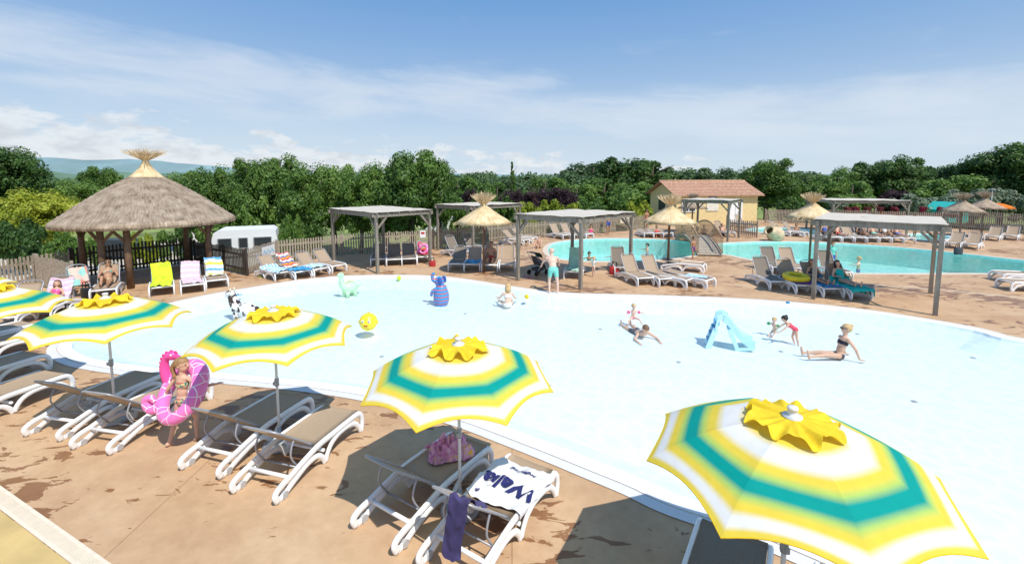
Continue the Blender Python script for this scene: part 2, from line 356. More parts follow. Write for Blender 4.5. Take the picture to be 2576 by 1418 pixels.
kid=[P(*q) for q in [(1880,579),(1920,573),(1985,574),(2080,583),(2150,590),(2140,594),(2060,592),(1950,588)]]; kid=smooth_loop(kid,4)
kid2=[P(*q) for q in [(2250,596),(2300,588),(2370,592),(2390,600),(2330,604)]]; kid2=smooth_loop(kid2,4)
sheet('pool_deck',[outl,main,back,kid,kid2],0,m_deck)
mb=MB(); ring(mb,outl,0,offset(outl,2.8),GZ+.01); mb.build('grass_bank',m_grass,kind='structure')
grav=[P(x,y,GZ) for x,y in [(-300,660),(0,640),(200,626),(430,604),(500,577),(545,577),(560,604),(500,650),(300,700),(0,760),(-300,800)]]
sheet('gravel_road',[smooth_loop(grav,3)],GZ+.02,M('pale_gravel',(.55,.49,.40),.9,.15,2,.3,20))
m_pf=caustic_floor_mat('white_liner_caustics',(.675,.79,.825),(.74,.825,.85)); m_bf=caustic_floor_mat('turquoise_liner_caustics',(.42,.76,.72),(.54,.83,.79)); m_kf=caustic_floor_mat('pale_liner_caustics',(.56,.80,.77),(.64,.84,.81))
m_cop=M('white_coping',(.82,.81,.79),.6,.03,8,.15,60); m_copb=M('beige_coping',(.66,.56,.45),.7,.08,8)
m_w1=water_mat('shallow_water',(.962,.988,.994),3.0,.42); m_w2=water_mat('pool_water',(.80,.965,.955),2.2,.6)
def pool(nm_,loop,floorz,wz,mf,mw,mc,cw,slope=0):
    inner=offset(loop,-slope) if slope else loop
    sheet(nm_+'_floor',[inner],floorz,mf); sheet(nm_+'_water',[loop],wz,mw)
    mb=MB()
    if slope:
        l1=offset(loop,-.04); ring(mb,loop,.02,l1,wz-.03); ring(mb,l1,wz-.03,inner,floorz)
    else: ring(mb,loop,.02,loop,floorz)
    mb.build(nm_+'_side',mf,kind='structure')
    mb=MB(); o=offset(loop,cw); ring(mb,loop,.02,o,.02); ring(mb,o,.02,o,-.02); mb.build(nm_+'_coping',mc,kind='structure')
pool('paddling_pool',main,-.36,-.02,m_pf,m_w1,m_cop,.26,.8)
pool('swimming_pool',back,-1.15,-.06,m_bf,m_w2,m_copb,.3)
pool('toddler_pool',kid,-.4,-.05,m_kf,m_w2,m_cop,.25)
pool('splash_pool',kid2,-.4,-.05,m_kf,m_w2,m_cop,.25)
mb=MB(); ring(mb,offset(main,.27),.012,offset(main,.45),.012)
def grate_mat():
    m,nt,b=nm('grate'); N=nt.nodes; L=nt.links; tc=N.new('ShaderNodeTexCoord'); br=N.new('ShaderNodeTexBrick'); L.new(tc.outputs['Object'],br.inputs[0])
    br.inputs['Scale'].default_value=16; br.inputs['Mortar Size'].default_value=.03; br.inputs['Color1'].default_value=br.inputs['Color2'].default_value=(.80,.79,.77,1); br.inputs['Mortar'].default_value=(.5,.47,.45,1); L.new(br.outputs[0],b.inputs['Base Color']); return m
m_grate=grate_mat()
mb.build('overflow_channel',m_grate,kind='structure')
def strip(name,pts,w,mat,z=.008):
    mb=MB(); n=len(pts)
    vs=[]
    for i,p in enumerate(pts):
        t=(pts[min(i+1,n-1)]-pts[max(i-1,0)]).normalized(); s_=V(-t.y,t.x,0)*w/2; vs+=[V(p.x,p.y,z)-s_,V(p.x,p.y,z)+s_]
    mb.add(vs,[(2*i,2*i+2,2*i+3,2*i+1) for i in range(n-1)]); return mb.build(name,mat,kind='structure')
m_cream=M('cream_channel',(.74,.65,.51),.7,.06,10)
a=P(-150,1140); b_=P(230,1418); b2=b_+(b_-a)*.5
strip('drain_channel',[a,b_,b2],.19,m_cream)
dn=(b_-a).normalized(); mb=MB()
for i in range(150):
    c=a+dn*(i*.035); mb.box((c.x,c.y,.0095),(.010,.11,.004),zrot(math.atan2(dn.y,dn.x)))
mb.build('drain_channel_slots',M('slot_shadow',(.60,.51,.39),.8),kind='structure')
nrm=V(-(b_-a).y,(b_-a).x,0).normalized()
if nrm.y>0: nrm=-nrm
sheet('yellow_floor',[[a+nrm*.1,b2+nrm*.1,b2+nrm*4,a+nrm*4]],.004,M('ochre_concrete',(.58,.42,.17),.8,.15,2,.2,20))
strip('deck_channel',[P(1960,690),P(2150,712),P(2350,728),P(2576,750),P(2760,768)],.1,m_cream)
strip('deck_channel',[P(820,680),P(1000,678),P(1120,676)],.06,m_cream)
strip('deck_channel',[P(2180,698),P(1990,676),P(1860,650),P(1820,640)],.07,m_cream)
for i,(x,y) in enumerate([(960,897),(1170,789),(1380,970),(1965,884),(1707,911),(1510,828),(2157,840),(2448,900),(1380,765),(2300,1010)]):
    p=P(x,y,-.36)
    mb=MB(); mb.lathe([(.055,0),(.055,.012),(.04,.016),(.0,.016)],14)
    o=mb.build('floor_drain',m_grey); o.location=(p.x,p.y,-.36); tag(o,'small round grey drain in the floor of the paddling pool','drain','pool floor drains')
m_hill=M('hazy_hills',(.19,.29,.31),.95,.25,.006)  # bluish aerial haze is put into the hills' base colour
def ridge(name,d,pts,mat,base=-20):
    mb=MB(); vs=[]
    xs=np.linspace(pts[0][0],pts[-1][0],160)
    for x in xs:
        y=np.interp(x,[p[0] for p in pts],[p[1] for p in pts]); y+=3*noise.noise(V(x*.02,d,0))+1.2*noise.noise(V(x*.08,d,0))
        X=(x-1288)/F*d; zt=H+(450-y)/F*d
        vs+=[V(X,d,base),V(X*1.02,d+25,zt*.55),V(X*1.08,d+90,zt)]
    fs=[]
    for i in range(159):
        for j in range(2): fs.append((3*i+j,3*i+3+j,3*i+4+j,3*i+1+j))
    mb.add(vs,fs,0,True); return mb.build(name,mat,kind='structure')
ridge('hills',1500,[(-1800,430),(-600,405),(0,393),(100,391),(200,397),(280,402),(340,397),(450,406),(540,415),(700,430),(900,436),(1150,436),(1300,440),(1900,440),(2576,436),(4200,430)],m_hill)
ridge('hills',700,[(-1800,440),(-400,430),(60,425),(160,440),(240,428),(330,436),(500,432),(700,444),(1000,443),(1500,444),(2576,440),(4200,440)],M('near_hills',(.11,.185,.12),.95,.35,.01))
# ---------------------------------------------------------------- vegetation
lm_dark=leafmat('dark_foliage',(.022,.058,.012),(.06,.13,.028),(.14,.235,.05))
lm_mid=leafmat('mid_foliage',(.042,.095,.016),(.115,.215,.038),(.235,.36,.075))
lm_lime=leafmat('lime_foliage',(.12,.18,.015),(.29,.36,.03),(.48,.50,.06))
lm_purple=leafmat('purple_foliage',(.014,.008,.01),(.045,.02,.027),(.095,.05,.055))
lm_olive=leafmat('olive_foliage',(.11,.15,.09),(.21,.27,.17),(.34,.40,.27))
lm_red=leafmat('red_flowers',(.06,.10,.02),(.3,.01,.05),(.5,.02,.10))
lm_far=leafmat('distant_foliage',(.05,.095,.04),(.10,.175,.07),(.18,.27,.11))
m_bark=M('bark',(.09,.07,.05),.9,.3,5)
def crown(seed,r,h,z0,ncl,nl,ls,kind='round'):
    rnd=random.Random(seed); mb=MB(); cz=z0+(h-z0)/2; rz=(h-z0)/2
    cl=[]
    for i in range(ncl):
        while True:
            p=V(rnd.uniform(-1,1),rnd.uniform(-1,1),rnd.uniform(-1,1))
            if .35<p.length<1: break
        if kind=='cone':
            q=rnd.random()**.8; a=rnd.uniform(0,2*pi); rad=(1-q)*rnd.uniform(.5,1); p=V(math.cos(a)*rad,math.sin(a)*rad,q*2-1)
        k=rnd.uniform(.80,1.10) if p.z>0 else rnd.uniform(.8,1.0)
        c=V(p.x*r*.82*k,p.y*r*.82*k,cz+p.z*rz*.80*k); cr=rnd.uniform(.15,.34)*r*(1.0 if kind!='cone' else .8*(1.15-q))
        cl.append((c,cr))
    for c,cr in cl:
        o=len(mb.v)
        mb.ell(c,(cr*.62,cr*.62,cr*.52),n=7,m=5)
        for i in range(o,len(mb.v)):
            v=Vector(mb.v[i]); mb.v[i]=tuple(c+(v-c)*rnd.uniform(.7,1.15))
    per=nl//ncl
    for c,cr in cl:
        for i in range(per):
            d=V(rnd.gauss(0,1),rnd.gauss(0,1),rnd.gauss(0,1)).normalized()
            if d.z<-.55 and rnd.random()<.6: d.z=-d.z
            p=c+V(d.x*cr,d.y*cr,d.z*cr*.85)*rnd.uniform(.68,1.2)
            n_=(d+V(rnd.uniform(-.8,.8),rnd.uniform(-.8,.8),rnd.uniform(-.3,1.0))).normalized()
            a=n_.orthogonal().normalized(); b=n_.cross(a); an=rnd.uniform(0,pi); e=a*math.cos(an)+b*math.sin(an); g=n_.cross(e)
            s_=ls*rnd.uniform(.6,1.3)
            mb.add([p-e*s_*.5,p+g*s_*.3,p+e*s_*.55,p-g*s_*.3],[(0,1,2,3)])
    mb.sm=[False]*len(mb.f)
    return mb
def trunk(r,h):
    mb=MB(); mb.tube([(0,0,0),(r*.05,0,h*.3),(0,r*.05,h*.6),(r*.04,0,h*.85)],[r*.085,r*.065,r*.045,r*.015],8)
    for i in range(6):
        a=i*1.05+.3; z=h*(.28+.07*i); mb.tube([(0,0,z),(math.cos(a)*r*.3,math.sin(a)*r*.3,z+h*.12),(math.cos(a)*r*.62,math.sin(a)*r*.62,z+h*.2)],[r*.035,r*.022,r*.008],6)
    return mb
PRO={}
def hash_(s): return sum(ord(c)*(i+3) for i,c in enumerate(s))
def proto(key,r,h,z0,ncl,nl,ls,kind='round'):
    me=crown(hash_(key),r,h,z0,ncl,nl,ls,kind); tk=trunk(r,h)
    a=me.build('crown',lm_mid); b=tk.build('trunk',m_bark); ma,mb_=a.data,b.data
    zm=max(v.co.z for v in ma.vertices)
    D.objects.remove(a); D.objects.remove(b); PRO[key]=(ma,mb_,r,zm-.12)
proto('broadA',3,7,1.2,50,15000,.21); proto('broadB',3,7,1.0,42,14000,.21); proto('broadC',3,7,.9,58,15000,.20)
proto('far_A',3,6,.6,34,6500,.32); proto('far_B',3,6,.6,40,6500,.32)
proto('shrubA',1,1.5,.05,18,2600,.13); proto('shrubB',1,1.5,.02,14,2400,.13); proto('cone',1.6,6,.5,34,4200,.24,'cone')
def tree(px,d,top,wpx,key,mat,label,cat='tree',group=None,base=GZ,name='broadleaf_tree'):
    ca,tr,r,h=PRO[key]; x=(px-1288)/F*d; y=d
    zt=H+(450-top)/F*d; sz=(zt-base)/h; sx=wpx/F*d/(2*r)
    t=thing(name,label,cat,(x,y,base),U(0,6.28),group); t.scale=(sx,sx*U(.9,1.1),sz)
    c=D.objects.new('crown',ca); COL.objects.link(c); c.parent=t; c.material_slots[0].link='OBJECT'; c.material_slots[0].material=mat
    if cat not in('shrub','flowers'):
        k=D.objects.new('trunk',tr); COL.objects.link(k); k.parent=t
    else: c.name='foliage'
    return t
row=[(470,36,432,130),(530,34,422,130),(590,37,414,140),(650,34,402,140),(705,36,388,150),(775,33,408,150),(840,35,416,140),(905,33,420,140),(975,34,406,150),(1040,31,378,190),(1105,36,404,90)]
for i,(x,d,t,w_) in enumerate(row):
    tree(x,d,t,w_*1.1,['broadA','broadB','broadC'][i%3],lm_mid,f'{ORD[i] if i<10 else "last"} green plane tree from the left in the row right of the thatched gazebo',group='plane trees behind the camp fence')
for i,(x,d,t,w_,m_,l) in enumerate([(20,44,366,190,lm_dark,'tall dark tree at the far left edge behind the gazebo'),(-110,40,380,240,lm_dark,'dark tree partly cut off by the left edge'),
    (170,50,452,150,lm_mid,'mid green tree between the left dark tree and the gazebo roof'),(262,58,420,110,lm_mid,'slim tree rising just left of the gazebo peak'),(110,33,472,190,lm_lime,'large yellow green tree left of the gazebo roof'),(0,36,490,170,lm_lime,'yellow green tree at the left edge'),(-150,34,480,200,lm_mid,'green tree beyond the left edge')]):
    tree(x,d,t,w_,['broadA','broadC','broadB'][i%3],m_,l)
SH=[(30,27,560,110,lm_dark,'dark shrub at the far left beside the gravel road'),(95,26,575,100,lm_dark,'dark shrub under the left end of the gazebo roof'),(150,25,590,80,lm_mid,'green shrub just left of the first gazebo post'),(-30,28,570,110,lm_mid,'green shrub cut by the left edge above the fence'),(325,27,590,45,lm_lime,'bright lime shrub seen between the gazebo posts, left of two'),(365,27,592,40,lm_lime,'bright lime shrub seen between the gazebo posts, right of two'),(225,29,600,50,lm_mid,'small green shrub seen between the two left gazebo posts'),(400,29,585,50,lm_mid,'green shrub beside the lime ones under the gazebo'),(450,31,575,60,lm_dark,'dark shrub just left of the right front gazebo post'),(712,26,580,42,lm_mid,'clipped shrub touching the right end of the caravan'),(735,30,545,60,lm_mid,'green shrub standing above the clipped one right of the caravan'),(590,33,500,120,lm_mid,'tall leafy shrub behind the caravan, left of two'),(650,33,500,120,lm_mid,'tall leafy shrub behind the caravan, right of two'),(520,32,515,110,lm_mid,'green bush at the right end of the gazebo roof'),(770,31,560,80,lm_dark,'dark shrub on the grass left of the left square pergola')]
for i,(x,d,t,w_,m_,l) in enumerate(SH): tree(x,d,t,w_,['shrubA','shrubB'][i%2],m_,l,'shrub',name='shrub')
ctr=[(1150,55,444,120,'far_A',lm_mid),(1200,60,434,130,'far_B',lm_far),(1250,50,458,110,'far_A',lm_mid),(1310,70,438,140,'far_B',lm_far),(1370,62,446,130,'far_A',lm_mid),(1430,75,428,130,'far_B',lm_far),(1490,80,410,150,'far_A',lm_far),(1560,78,395,150,'far_B',lm_dark),(1640,80,402,140,'far_A',lm_dark),(1700,84,420,120,'far_B',lm_far),(1790,76,422,120,'far_A',lm_far),
 (1520,58,448,150,'far_A',lm_mid),(1590,56,458,150,'far_B',lm_mid),(1450,54,462,110,'far_A',lm_mid),(1930,58,402,140,'broadA',lm_mid),(1990,60,428,100,'broadB',lm_dark),(2060,66,440,120,'far_A',lm_mid),(2115,58,418,120,'broadC',lm_mid),(2175,62,408,120,'far_B',lm_dark),(2255,60,392,140,'broadB',lm_dark),(2330,62,416,110,'far_A',lm_dark),(2392,60,414,120,'broadA',lm_mid),(2445,56,388,140,'broadC',lm_dark),(2520,54,368,160,'broadB',lm_dark),(2600,52,358,190,'broadA',lm_dark),(2680,52,370,190,'far_A',lm_dark),(2140,52,455,120,'far_A',lm_mid),(2350,54,450,130,'far_B',lm_mid),(2450,52,440,130,'far_A',lm_mid),(2030,56,455,100,'far_B',lm_mid)]
for i,(x,d,t,w_,k,m_) in enumerate(ctr):
    side='behind the yellow pool house' if x<1860 and x>1480 else ('behind the central fence' if x<=1480 else 'behind the right pergolas')
    nth=[q[0] for q in sorted(ctr)].index(x)
    tree(x,d,t,w_*1.12,k,m_,f'{"dark" if m_==lm_dark else "mid green"} woodland tree {side}, number {nth+1} from the left',group='trees of the distant tree line')
tree(1288,60,410,52,'cone',lm_mid,'narrow pointed conifer above the centre of the tree line','tree',name='conifer_tree')
for i,(x,d,t,w_) in enumerate([(1285,44,478,90),(1345,46,470,110),(1410,45,472,110),(1180,47,470,60),(2255,50,478,100),(2290,52,485,70)]):
    tree(x,d,t,w_,'broadC' if i%2 else 'broadA',lm_purple,['purple leaved tree left of the centre clump','purple leaved tree in the middle of the centre clump','purple leaved tree right of the centre clump','small purple tree above the straw parasol','large purple leaved tree on the right side','small purple leaved tree on the right side'][i],name='purple_tree')
for i,(x,d,t,w_,m_) in enumerate([(1150,40,505,70,lm_mid),(1205,41,488,90,lm_mid),(1260,42,500,70,lm_mid),(1330,40,512,80,lm_lime),(1385,41,508,90,lm_lime),(1440,40,515,80,lm_lime),(1490,41,506,90,lm_mid),(1545,42,500,90,lm_mid),(1600,41,510,90,lm_lime),(1640,52,470,90,lm_mid),(2010,46,500,90,lm_mid)]):
    tree(x,d,t,w_*1.15,['shrubA','shrubB'][i%2],m_,f'{"yellow green" if m_==lm_lime else "green"} hedge shrub, {ORD[i] if i<10 else "last"} from the left behind the central fence','shrub',group='hedge shrubs behind the central fence',name='shrub')
for i,(x,d,t,w_,m_) in enumerate([(2110,49,505,80,lm_olive),(2290,48,492,90,lm_olive),(2350,50,498,90,lm_olive),(2430,49,480,110,lm_olive),(2500,48,478,110,lm_olive),(2570,47,482,110,lm_olive),(2640,47,480,100,lm_olive)]):
    tree(x,d,t,w_*1.15,['shrubB','shrubA'][i%2],m_,f'grey green olive bush, {ORD[i]} from the left along the right hand fence','shrub',base=-.5,group='olive bushes on the right',name='olive_bush')
mb=MB(); rnd=random.Random(5)
for i in range(480):
    d=rnd.uniform(92,150); pxx=rnd.uniform(-500,3100); x=(pxx-1288)/F*d; r=rnd.uniform(2.4,4.4); ty=444 if pxx>620 else 455
    z=H+(450-ty-rnd.uniform(-14,6))/F*d-r*.8
    c=V(x,d,z)
    o=len(mb.v); mb.ell(c,(r*.85,r*.85,r*.68),n=8,m=6)
    for q in range(o,len(mb.v)): v=Vector(mb.v[q]); mb.v[q]=tuple(c+(v-c)*rnd.uniform(.6,1.0))
    for j in range(130):
        dd=V(rnd.gauss(0,1),rnd.gauss(0,1)-.4,abs(rnd.gauss(0,1))).normalized(); p=c+V(dd.x,dd.y,dd.z*.8)*r*rnd.uniform(.75,1.0); e=V(rnd.uniform(-1,1),rnd.uniform(-1,1),rnd.uniform(-1,1)).normalized()*.38; g=e.cross(dd)
        mb.add([p-e,p+g,p+e,p-g],[(0,1,2,3)])
mb.sm=[False]*len(mb.f)
tag(mb.build('woods',lm_far),'far band of green woodland behind the campsite','woods',kind='stuff')
# ---------------------------------------------------------------- fences
def fence(pts,label,mat,h=1.1,sp=.13,sw=.07,name='wooden_fence',z=0):
    o=pts[0]; t=thing(name,label,'fence',(o.x,o.y,z)); mb=MB()
    for a,b in zip(pts,pts[1:]):
        a=a-o;b=b-o; a.z=b.z=0; l=(b-a).length; d=(b-a)/l; nn=V(-d.y,d.x,0); n=max(1,int(l/sp)); ang=math.atan2(d.y,d.x)
        for i in range(n):
            p=a+d*(i+.5)*l/n; hh=h*U(.97,1.02); mb.box((p.x,p.y,.06+hh/2),(sw,.022,hh),zrot(ang+U(-.05,.05)))
        for zz in (.28,h*.82): mb.beam(a+nn*.03+V(0,0,zz),b+nn*.03+V(0,0,zz),.035,.09)
        k=max(1,round(l/2.4))
        for i in range(k+1):
            if i==k and (b-(pts[-1]-o)).length>.01: continue
            p=a+d*l*i/k+nn*.07; pm=MB(); pm.box((p.x,p.y,(h+.1)/2),(.09,.09,h+.1),zrot(ang)); pm.build('post',mat,t)
    mb.build('picket_panel',mat,t); return t
fence([P(622,692),P(700,663),P(860,643)],'weathered picket fence between the gazebo and the first pergola',m_fence)
fence([P(862,643),P(1090,626)],'weathered picket fence behind the left square pergola',m_fence)
fence([P(1092,626),P(1300,602),P(1500,587),P(1632,575)],'long picket fence running behind the centre to the pool house',m_fence)
fence([P(185,703),P(330,682),P(485,664)],'dark brown slatted fence behind the gazebo posts',m_dkwood,h=1.25)
fence([P(488,664),P(560,680),P(618,694)],'dark fence returning from the gazebo to the pale picket fence',m_dkwood,h=1.1)
fence([P(-160,768),P(0,737),P(92,718),P(180,742)],'grey wooden fence at the left edge beside the gazebo',m_fence,h=1.15)
fence([P(95,716),P(183,703)],'short grey fence panel left of the gazebo',m_fence,h=1.15)
fence([V(24.2,43.3,0),V(30,42.5,0),P(2370,573)],'far picket fence to the right of the yellow pool house',m_fence,h=1.25)
fence([P(2372,573),P(2576,590),P(2760,604)],'tall picket fence at the far right behind the straw parasols',m_fence,h=1.5)
fence([P(1905,597),P(1835,590),P(1830,575)],'short fence panel beside the pool house door',m_fence,h=1.1)
# ---------------------------------------------------------------- gazebo
g=P(388,694)
t=thing('thatched_gazebo','large round gazebo with layered grey thatch roof and straw top knot','gazebo',(g.x,g.y,0))
prof=[]; Rr=3.12
def rz_(s): return 2.46+2.0*(s**1.08)+.16*math.sin(s*pi)
NL=17
for i in range(NL):
    s0=i/NL; s1=(i+1)/NL; r0=Rr*(1-s0)+.25*s0; r1=Rr*(1-s1)+.25*s1
    prof+=[(r0+.025,rz_(s0)-.012),(r1+.045,rz_(s1)+.008)]
mb=MB(); mb.lathe([(Rr-.25,2.36),(Rr,2.30)]+prof,190,jit=.003)
for i in range(800):
    a=U(0,2*pi); r=Rr+U(-.05,.02); mb.blade((r*math.cos(a),r*math.sin(a),2.48),((r+.02)*math.cos(a+U(-.01,.01)),(r+.02)*math.sin(a),2.44-U(.1,.17)),.016)
for i in range(NL):
    s0=i/NL; r0=Rr*(1-s0)+.25*s0+.04
    for j in range(int(20*r0)):
        a=U(0,2*pi); rr=r0+U(-.03,.005); mb.blade(((rr-.1)*math.cos(a),(rr-.1)*math.sin(a),rz_(s0)+.085),(rr*math.cos(a),rr*math.sin(a),rz_(s0)-U(.0,.02)),.012)
mb.build('thatch_roof',m_strawD,t)
mb=MB(); mb.lathe([(1.0,3.82),(.97,3.92),(.7,4.18),(.42,4.45),(.24,4.66),(.14,4.85),(.10,4.98),(.12,5.08)],60,jit=.02)
for i in range(260):
    a=U(0,2*pi); r=.98+U(-.05,.05); mb.blade((r*.9*math.cos(a),r*.9*math.sin(a),3.98),((r+.06)*math.cos(a),(r+.06)*math.sin(a),3.78-U(0,.06)),.03)
mb.build('straw_cap',m_strawL,t)
mb=MB()
for i in range(320):
    a=U(0,2*pi); q=U(0,1)**.55; k=.40*q; mb.blade((.06*math.cos(a),.06*math.sin(a),4.95),(k*math.cos(a),k*math.sin(a),5.12+.12*(1-q)),.02); mb.blade((k*math.cos(a),k*math.sin(a),5.12+.12*(1-q)),((q*.82)*math.cos(a+U(-.1,.1)),(q*.82)*math.sin(a),5.34+.12*(1-q)+U(-.1,.08)),.018)
mb.build('top_knot',m_blade,t)
mb=MB(); mb.lathe([(.9,3.5),(2.85,2.42),(2.87,2.36),(.9,3.42)],40,cap=False); mb.build('roof_lining',m_dkwood,t)
pa=[math.atan2((P(x,y)-g).y,(P(x,y)-g).x) for x,y in [(182,705),(250,732),(545,694),(458,672)]]
for a in pa+[pa[0]-1.0+2*pi*.42]:
    p=V(2.45*math.cos(a),2.45*math.sin(a),0); mb=MB(); mb.tube([p,p+V(0,0,2.6)],[.12,.11],12); mb.build('post',m_brown,t)
    tg=V(-math.sin(a),math.cos(a),0)
    for s_ in(-1,1): mb=MB(); mb.tube([p+V(0,0,1.75),p+tg*s_*.7-p.normalized()*.1+V(0,0,2.5)],.06,8); mb.build('brace',m_brown,t)
mb=MB(); pts=[(2.45*math.cos(a),2.45*math.sin(a),2.54) for a in [i*2*pi/24 for i in range(24)]]; mb.tube(pts,.08,8,closed=True); mb.build('ring_beam',m_brown,t)
# ---------------------------------------------------------------- pergolas
m_reed=ramp_mat('pale_reed_mat',[(0,(.58,.52,.43)),(.5,(.70,.64,.55)),(1,(.50,.44,.36))],'Object',0,14,rough=.9)
def pergola(f,l,r,label,h=2.55,zb=0):
    b=l+r-f; ax=(r-f); ay=(l-f); o=thing('timber_pergola',label,'pergola',(f.x,f.y,0),0)
    cs=[V(0,0,0),ax,ax+ay,ay]
    for c in cs:
        mb=MB(); mb.box((c.x,c.y,h/2),(.12,.12,h),zrot(math.atan2(ax.y,ax.x))); mb.build('post',m_wood,o)
    for i in range(4):
        a=cs[i];b_=cs[(i+1)%4]; d=(b_-a).normalized(); mb=MB(); zz=h+(.07 if i%2 else .075); mb.beam(a-d*.2+V(0,0,zz),b_+d*.2+V(0,0,zz),.07 if i%2 else .075,.15); mb.build('beam',m_wood,o)
        for q,dd in((a,d),(b_,-d)): mb=MB(); mb.beam(q+dd*.06+V(0,0,h-.5),q+dd*.5+V(0,0,h-.02),.06,.08); mb.build('brace',m_wood,o)
    n=6
    for i in range(n): q=ax*(i/(n-1)); mb=MB(); mb.beam(q-ay.normalized()*.1+V(0,0,h+.18),q+ay*1.0+ay.normalized()*.1+V(0,0,h+.18),.05,.07); mb.build('rafter',m_wood,o)
    mb=MB(); K=14
    ua=ax.normalized()*.12; va=ay.normalized()*.12
    vs=[]
    for i in range(K+1):
        for j in range(K+1):
            p=-ua-va+(ax+ua*2)*(i/K)+(ay+va*2)*(j/K); vs.append(V(p.x,p.y,h+.23+.035*noise.noise(V(i*.5,j*.5,f.x))))
    nv=len(vs); fs=[(i*(K+1)+j,(i+1)*(K+1)+j,(i+1)*(K+1)+j+1,i*(K+1)+j+1) for i in range(K) for j in range(K)]
    edge=[i*(K+1) for i in range(K+1)]+[K*(K+1)+j for j in range(1,K+1)]+[i*(K+1)+K for i in range(K-1,-1,-1)]+[j for j in range(K-1,0,-1)]
    allv=vs+[v-V(0,0,.012) for v in vs]; fs2=[tuple(k+nv for k in reversed(f_)) for f_ in fs]+[(edge[i],edge[(i+1)%len(edge)],edge[(i+1)%len(edge)]+nv,edge[i]+nv) for i in range(len(edge))]
    mb.add(allv,fs+fs2); mb.build('reed_roof',m_reed,o)
    return o
pergola(P(950,688),P(840,658),P(1082,666),'square timber pergola with reed roof on the left, over loungers with a pink float',2.5)
pergola(P(1190,640),P(1102,629),P(1307,622),'timber pergola further back between the first straw parasol and the fence',2.5)
pergola(P(1460,728),P(1303,705),P(1585,690),'timber pergola at the pool edge above the man in teal shorts',2.55)
pergola(P(1830,608),P(1720,600),P(1858,598),'small timber pergola in front of the yellow pool house',2.55)
pergola(P(2352,793),P(2045,752),P(2340,738),'large timber pergola on the right over four occupied loungers',2.6)
fp=P(2280,590); pergola(fp,P(2092,588),fp+V(.3,3.5,0),'long low pergola at the far right behind the crowded loungers',2.35)
# ---------------------------------------------------------------- straw parasols
def straw_parasol(p,label,dark=False,s=1.0):
    t=thing('straw_parasol',label,'parasol',(p.x,p.y,0)); ms,mbl=(m_strawD,m_bladeD) if dark else (m_strawL,m_blade)
    mb=MB(); mb.tube([(0,0,0),(0,0,2.9*s)],.055,10); mb.build('pole',m_brown if not dark else m_wood,t)
    mb=MB(); Rr=1.28*s; mb.lathe([(.06,2.35*s),(Rr*.9,2.27*s),(Rr,2.24*s),(Rr*.8,2.42*s),(Rr*.55,2.62*s),(Rr*.3,2.84*s),(.16*s,3.02*s),(.09*s,3.12*s),(.12*s,3.2*s)],48,jit=.015)
    for i in range(420):
        a=U(0,2*pi); q=U(.6,1.02); z=2.24+(1-q)*.62; mb.blade((Rr*(q-.12)*math.cos(a),Rr*(q-.12)*math.sin(a),(z+.1)*s),(Rr*(q+.05)*math.cos(a+U(-.03,.03)),Rr*(q+.05)*math.sin(a),(z-U(.0,.13))*s),.03)
    mb.build('straw_canopy',ms,t)
    mb=MB()
    for i in range(260):
        a=U(0,2*pi); q=U(0,1)**.55; mb.blade((.08*math.cos(a),.08*math.sin(a),3.05*s),(q*.62*s*math.cos(a),q*.62*s*math.sin(a),(3.32+.30*(1-.55*q*q)+U(-.1,.06))*s),.024)
    mb.build('straw_tuft',mbl,t); return t
straw_parasol(P(1217,686),'straw parasol on the left beside four loungers')
straw_parasol(P(1680,676),'straw parasol in the middle near the footbridge',s=.97)
straw_parasol(P(2036,652),'straw parasol at the edge of the turquoise pool on the right',s=.97)
straw_parasol(P(2412,612),'weathered grey straw parasol at the far right, nearer one',True,.92)
straw_parasol(P(2468,596),'weathered grey straw parasol at the far right, farther one',True,.92)
straw_parasol(P(1740,584),'small distant straw parasol in front of the pool house door',True,.85)
# ---------------------------------------------------------------- pool house
A=P(1700,566); B=P(1903,562); A.z=B.z=0
ax=(B-A); Lh=ax.length; ang=math.atan2(ax.y,ax.x)
hs=thing('pool_house','small yellow rendered pool house with terracotta tiled roof','building',(A.x,A.y,0),ang)
m_yw=M('yellow_render',(.76,.60,.30),.85,.08,3,.1,30); Dp=5.0; eh=2.8; rh=3.85
def tile_mat():
    m,nt,b=nm('terracotta'); N=nt.nodes; L=nt.links; tc=N.new('ShaderNodeTexCoord'); br=N.new('ShaderNodeTexBrick'); L.new(tc.outputs['Object'],br.inputs[0])
    br.inputs['Scale'].default_value=3.2; br.inputs['Mortar Size'].default_value=.04; br.inputs['Color1'].default_value=(.50,.26,.16,1); br.inputs['Color2'].default_value=(.70,.48,.34,1); br.inputs['Mortar'].default_value=(.27,.13,.09,1)
    L.new(br.outputs[0],b.inputs['Base Color']); b.inputs['Roughness'].default_value=.85; return m
mb=MB(); vs=[(0,0,0),(Lh,0,0),(Lh,Dp,0),(0,Dp,0),(0,0,eh),(Lh,0,eh),(Lh,Dp,eh),(0,Dp,eh),(0,Dp/2,rh-.05),(Lh,Dp/2,rh-.05)]
mb.add(vs,[(0,1,5,4),(1,2,6,9,5),(2,3,7,6),(3,0,4,8,7)]); mb.build('wall',m_yw,hs)
mb=MB(); nx=int((Lh+.8)/.045)
for sgn,y0,y1 in ((1,-.35,Dp/2),(-1,Dp+.35,Dp/2)):
    vs=[]; rows=16
    for j in range(rows+1):
        q=j/rows; y=y0+(y1-y0)*q; z=eh-.1+(rh+.12-eh+.1)*q
        for dz in (0,.035):
            for i in range(nx+1):
                x=-.4+(Lh+.8)*i/nx; vs.append((x,y,z+.05*math.sin(i*2*pi/5)+dz))
    rw=nx+1; fs=[]
    for j in range(2*rows+1):
        for i in range(nx): fs.append((j*rw+i,j*rw+i+1,(j+1)*rw+i+1,(j+1)*rw+i))
    mb.add(vs,fs,0,True)
rf=mb.build('roof',tile_mat(),hs)
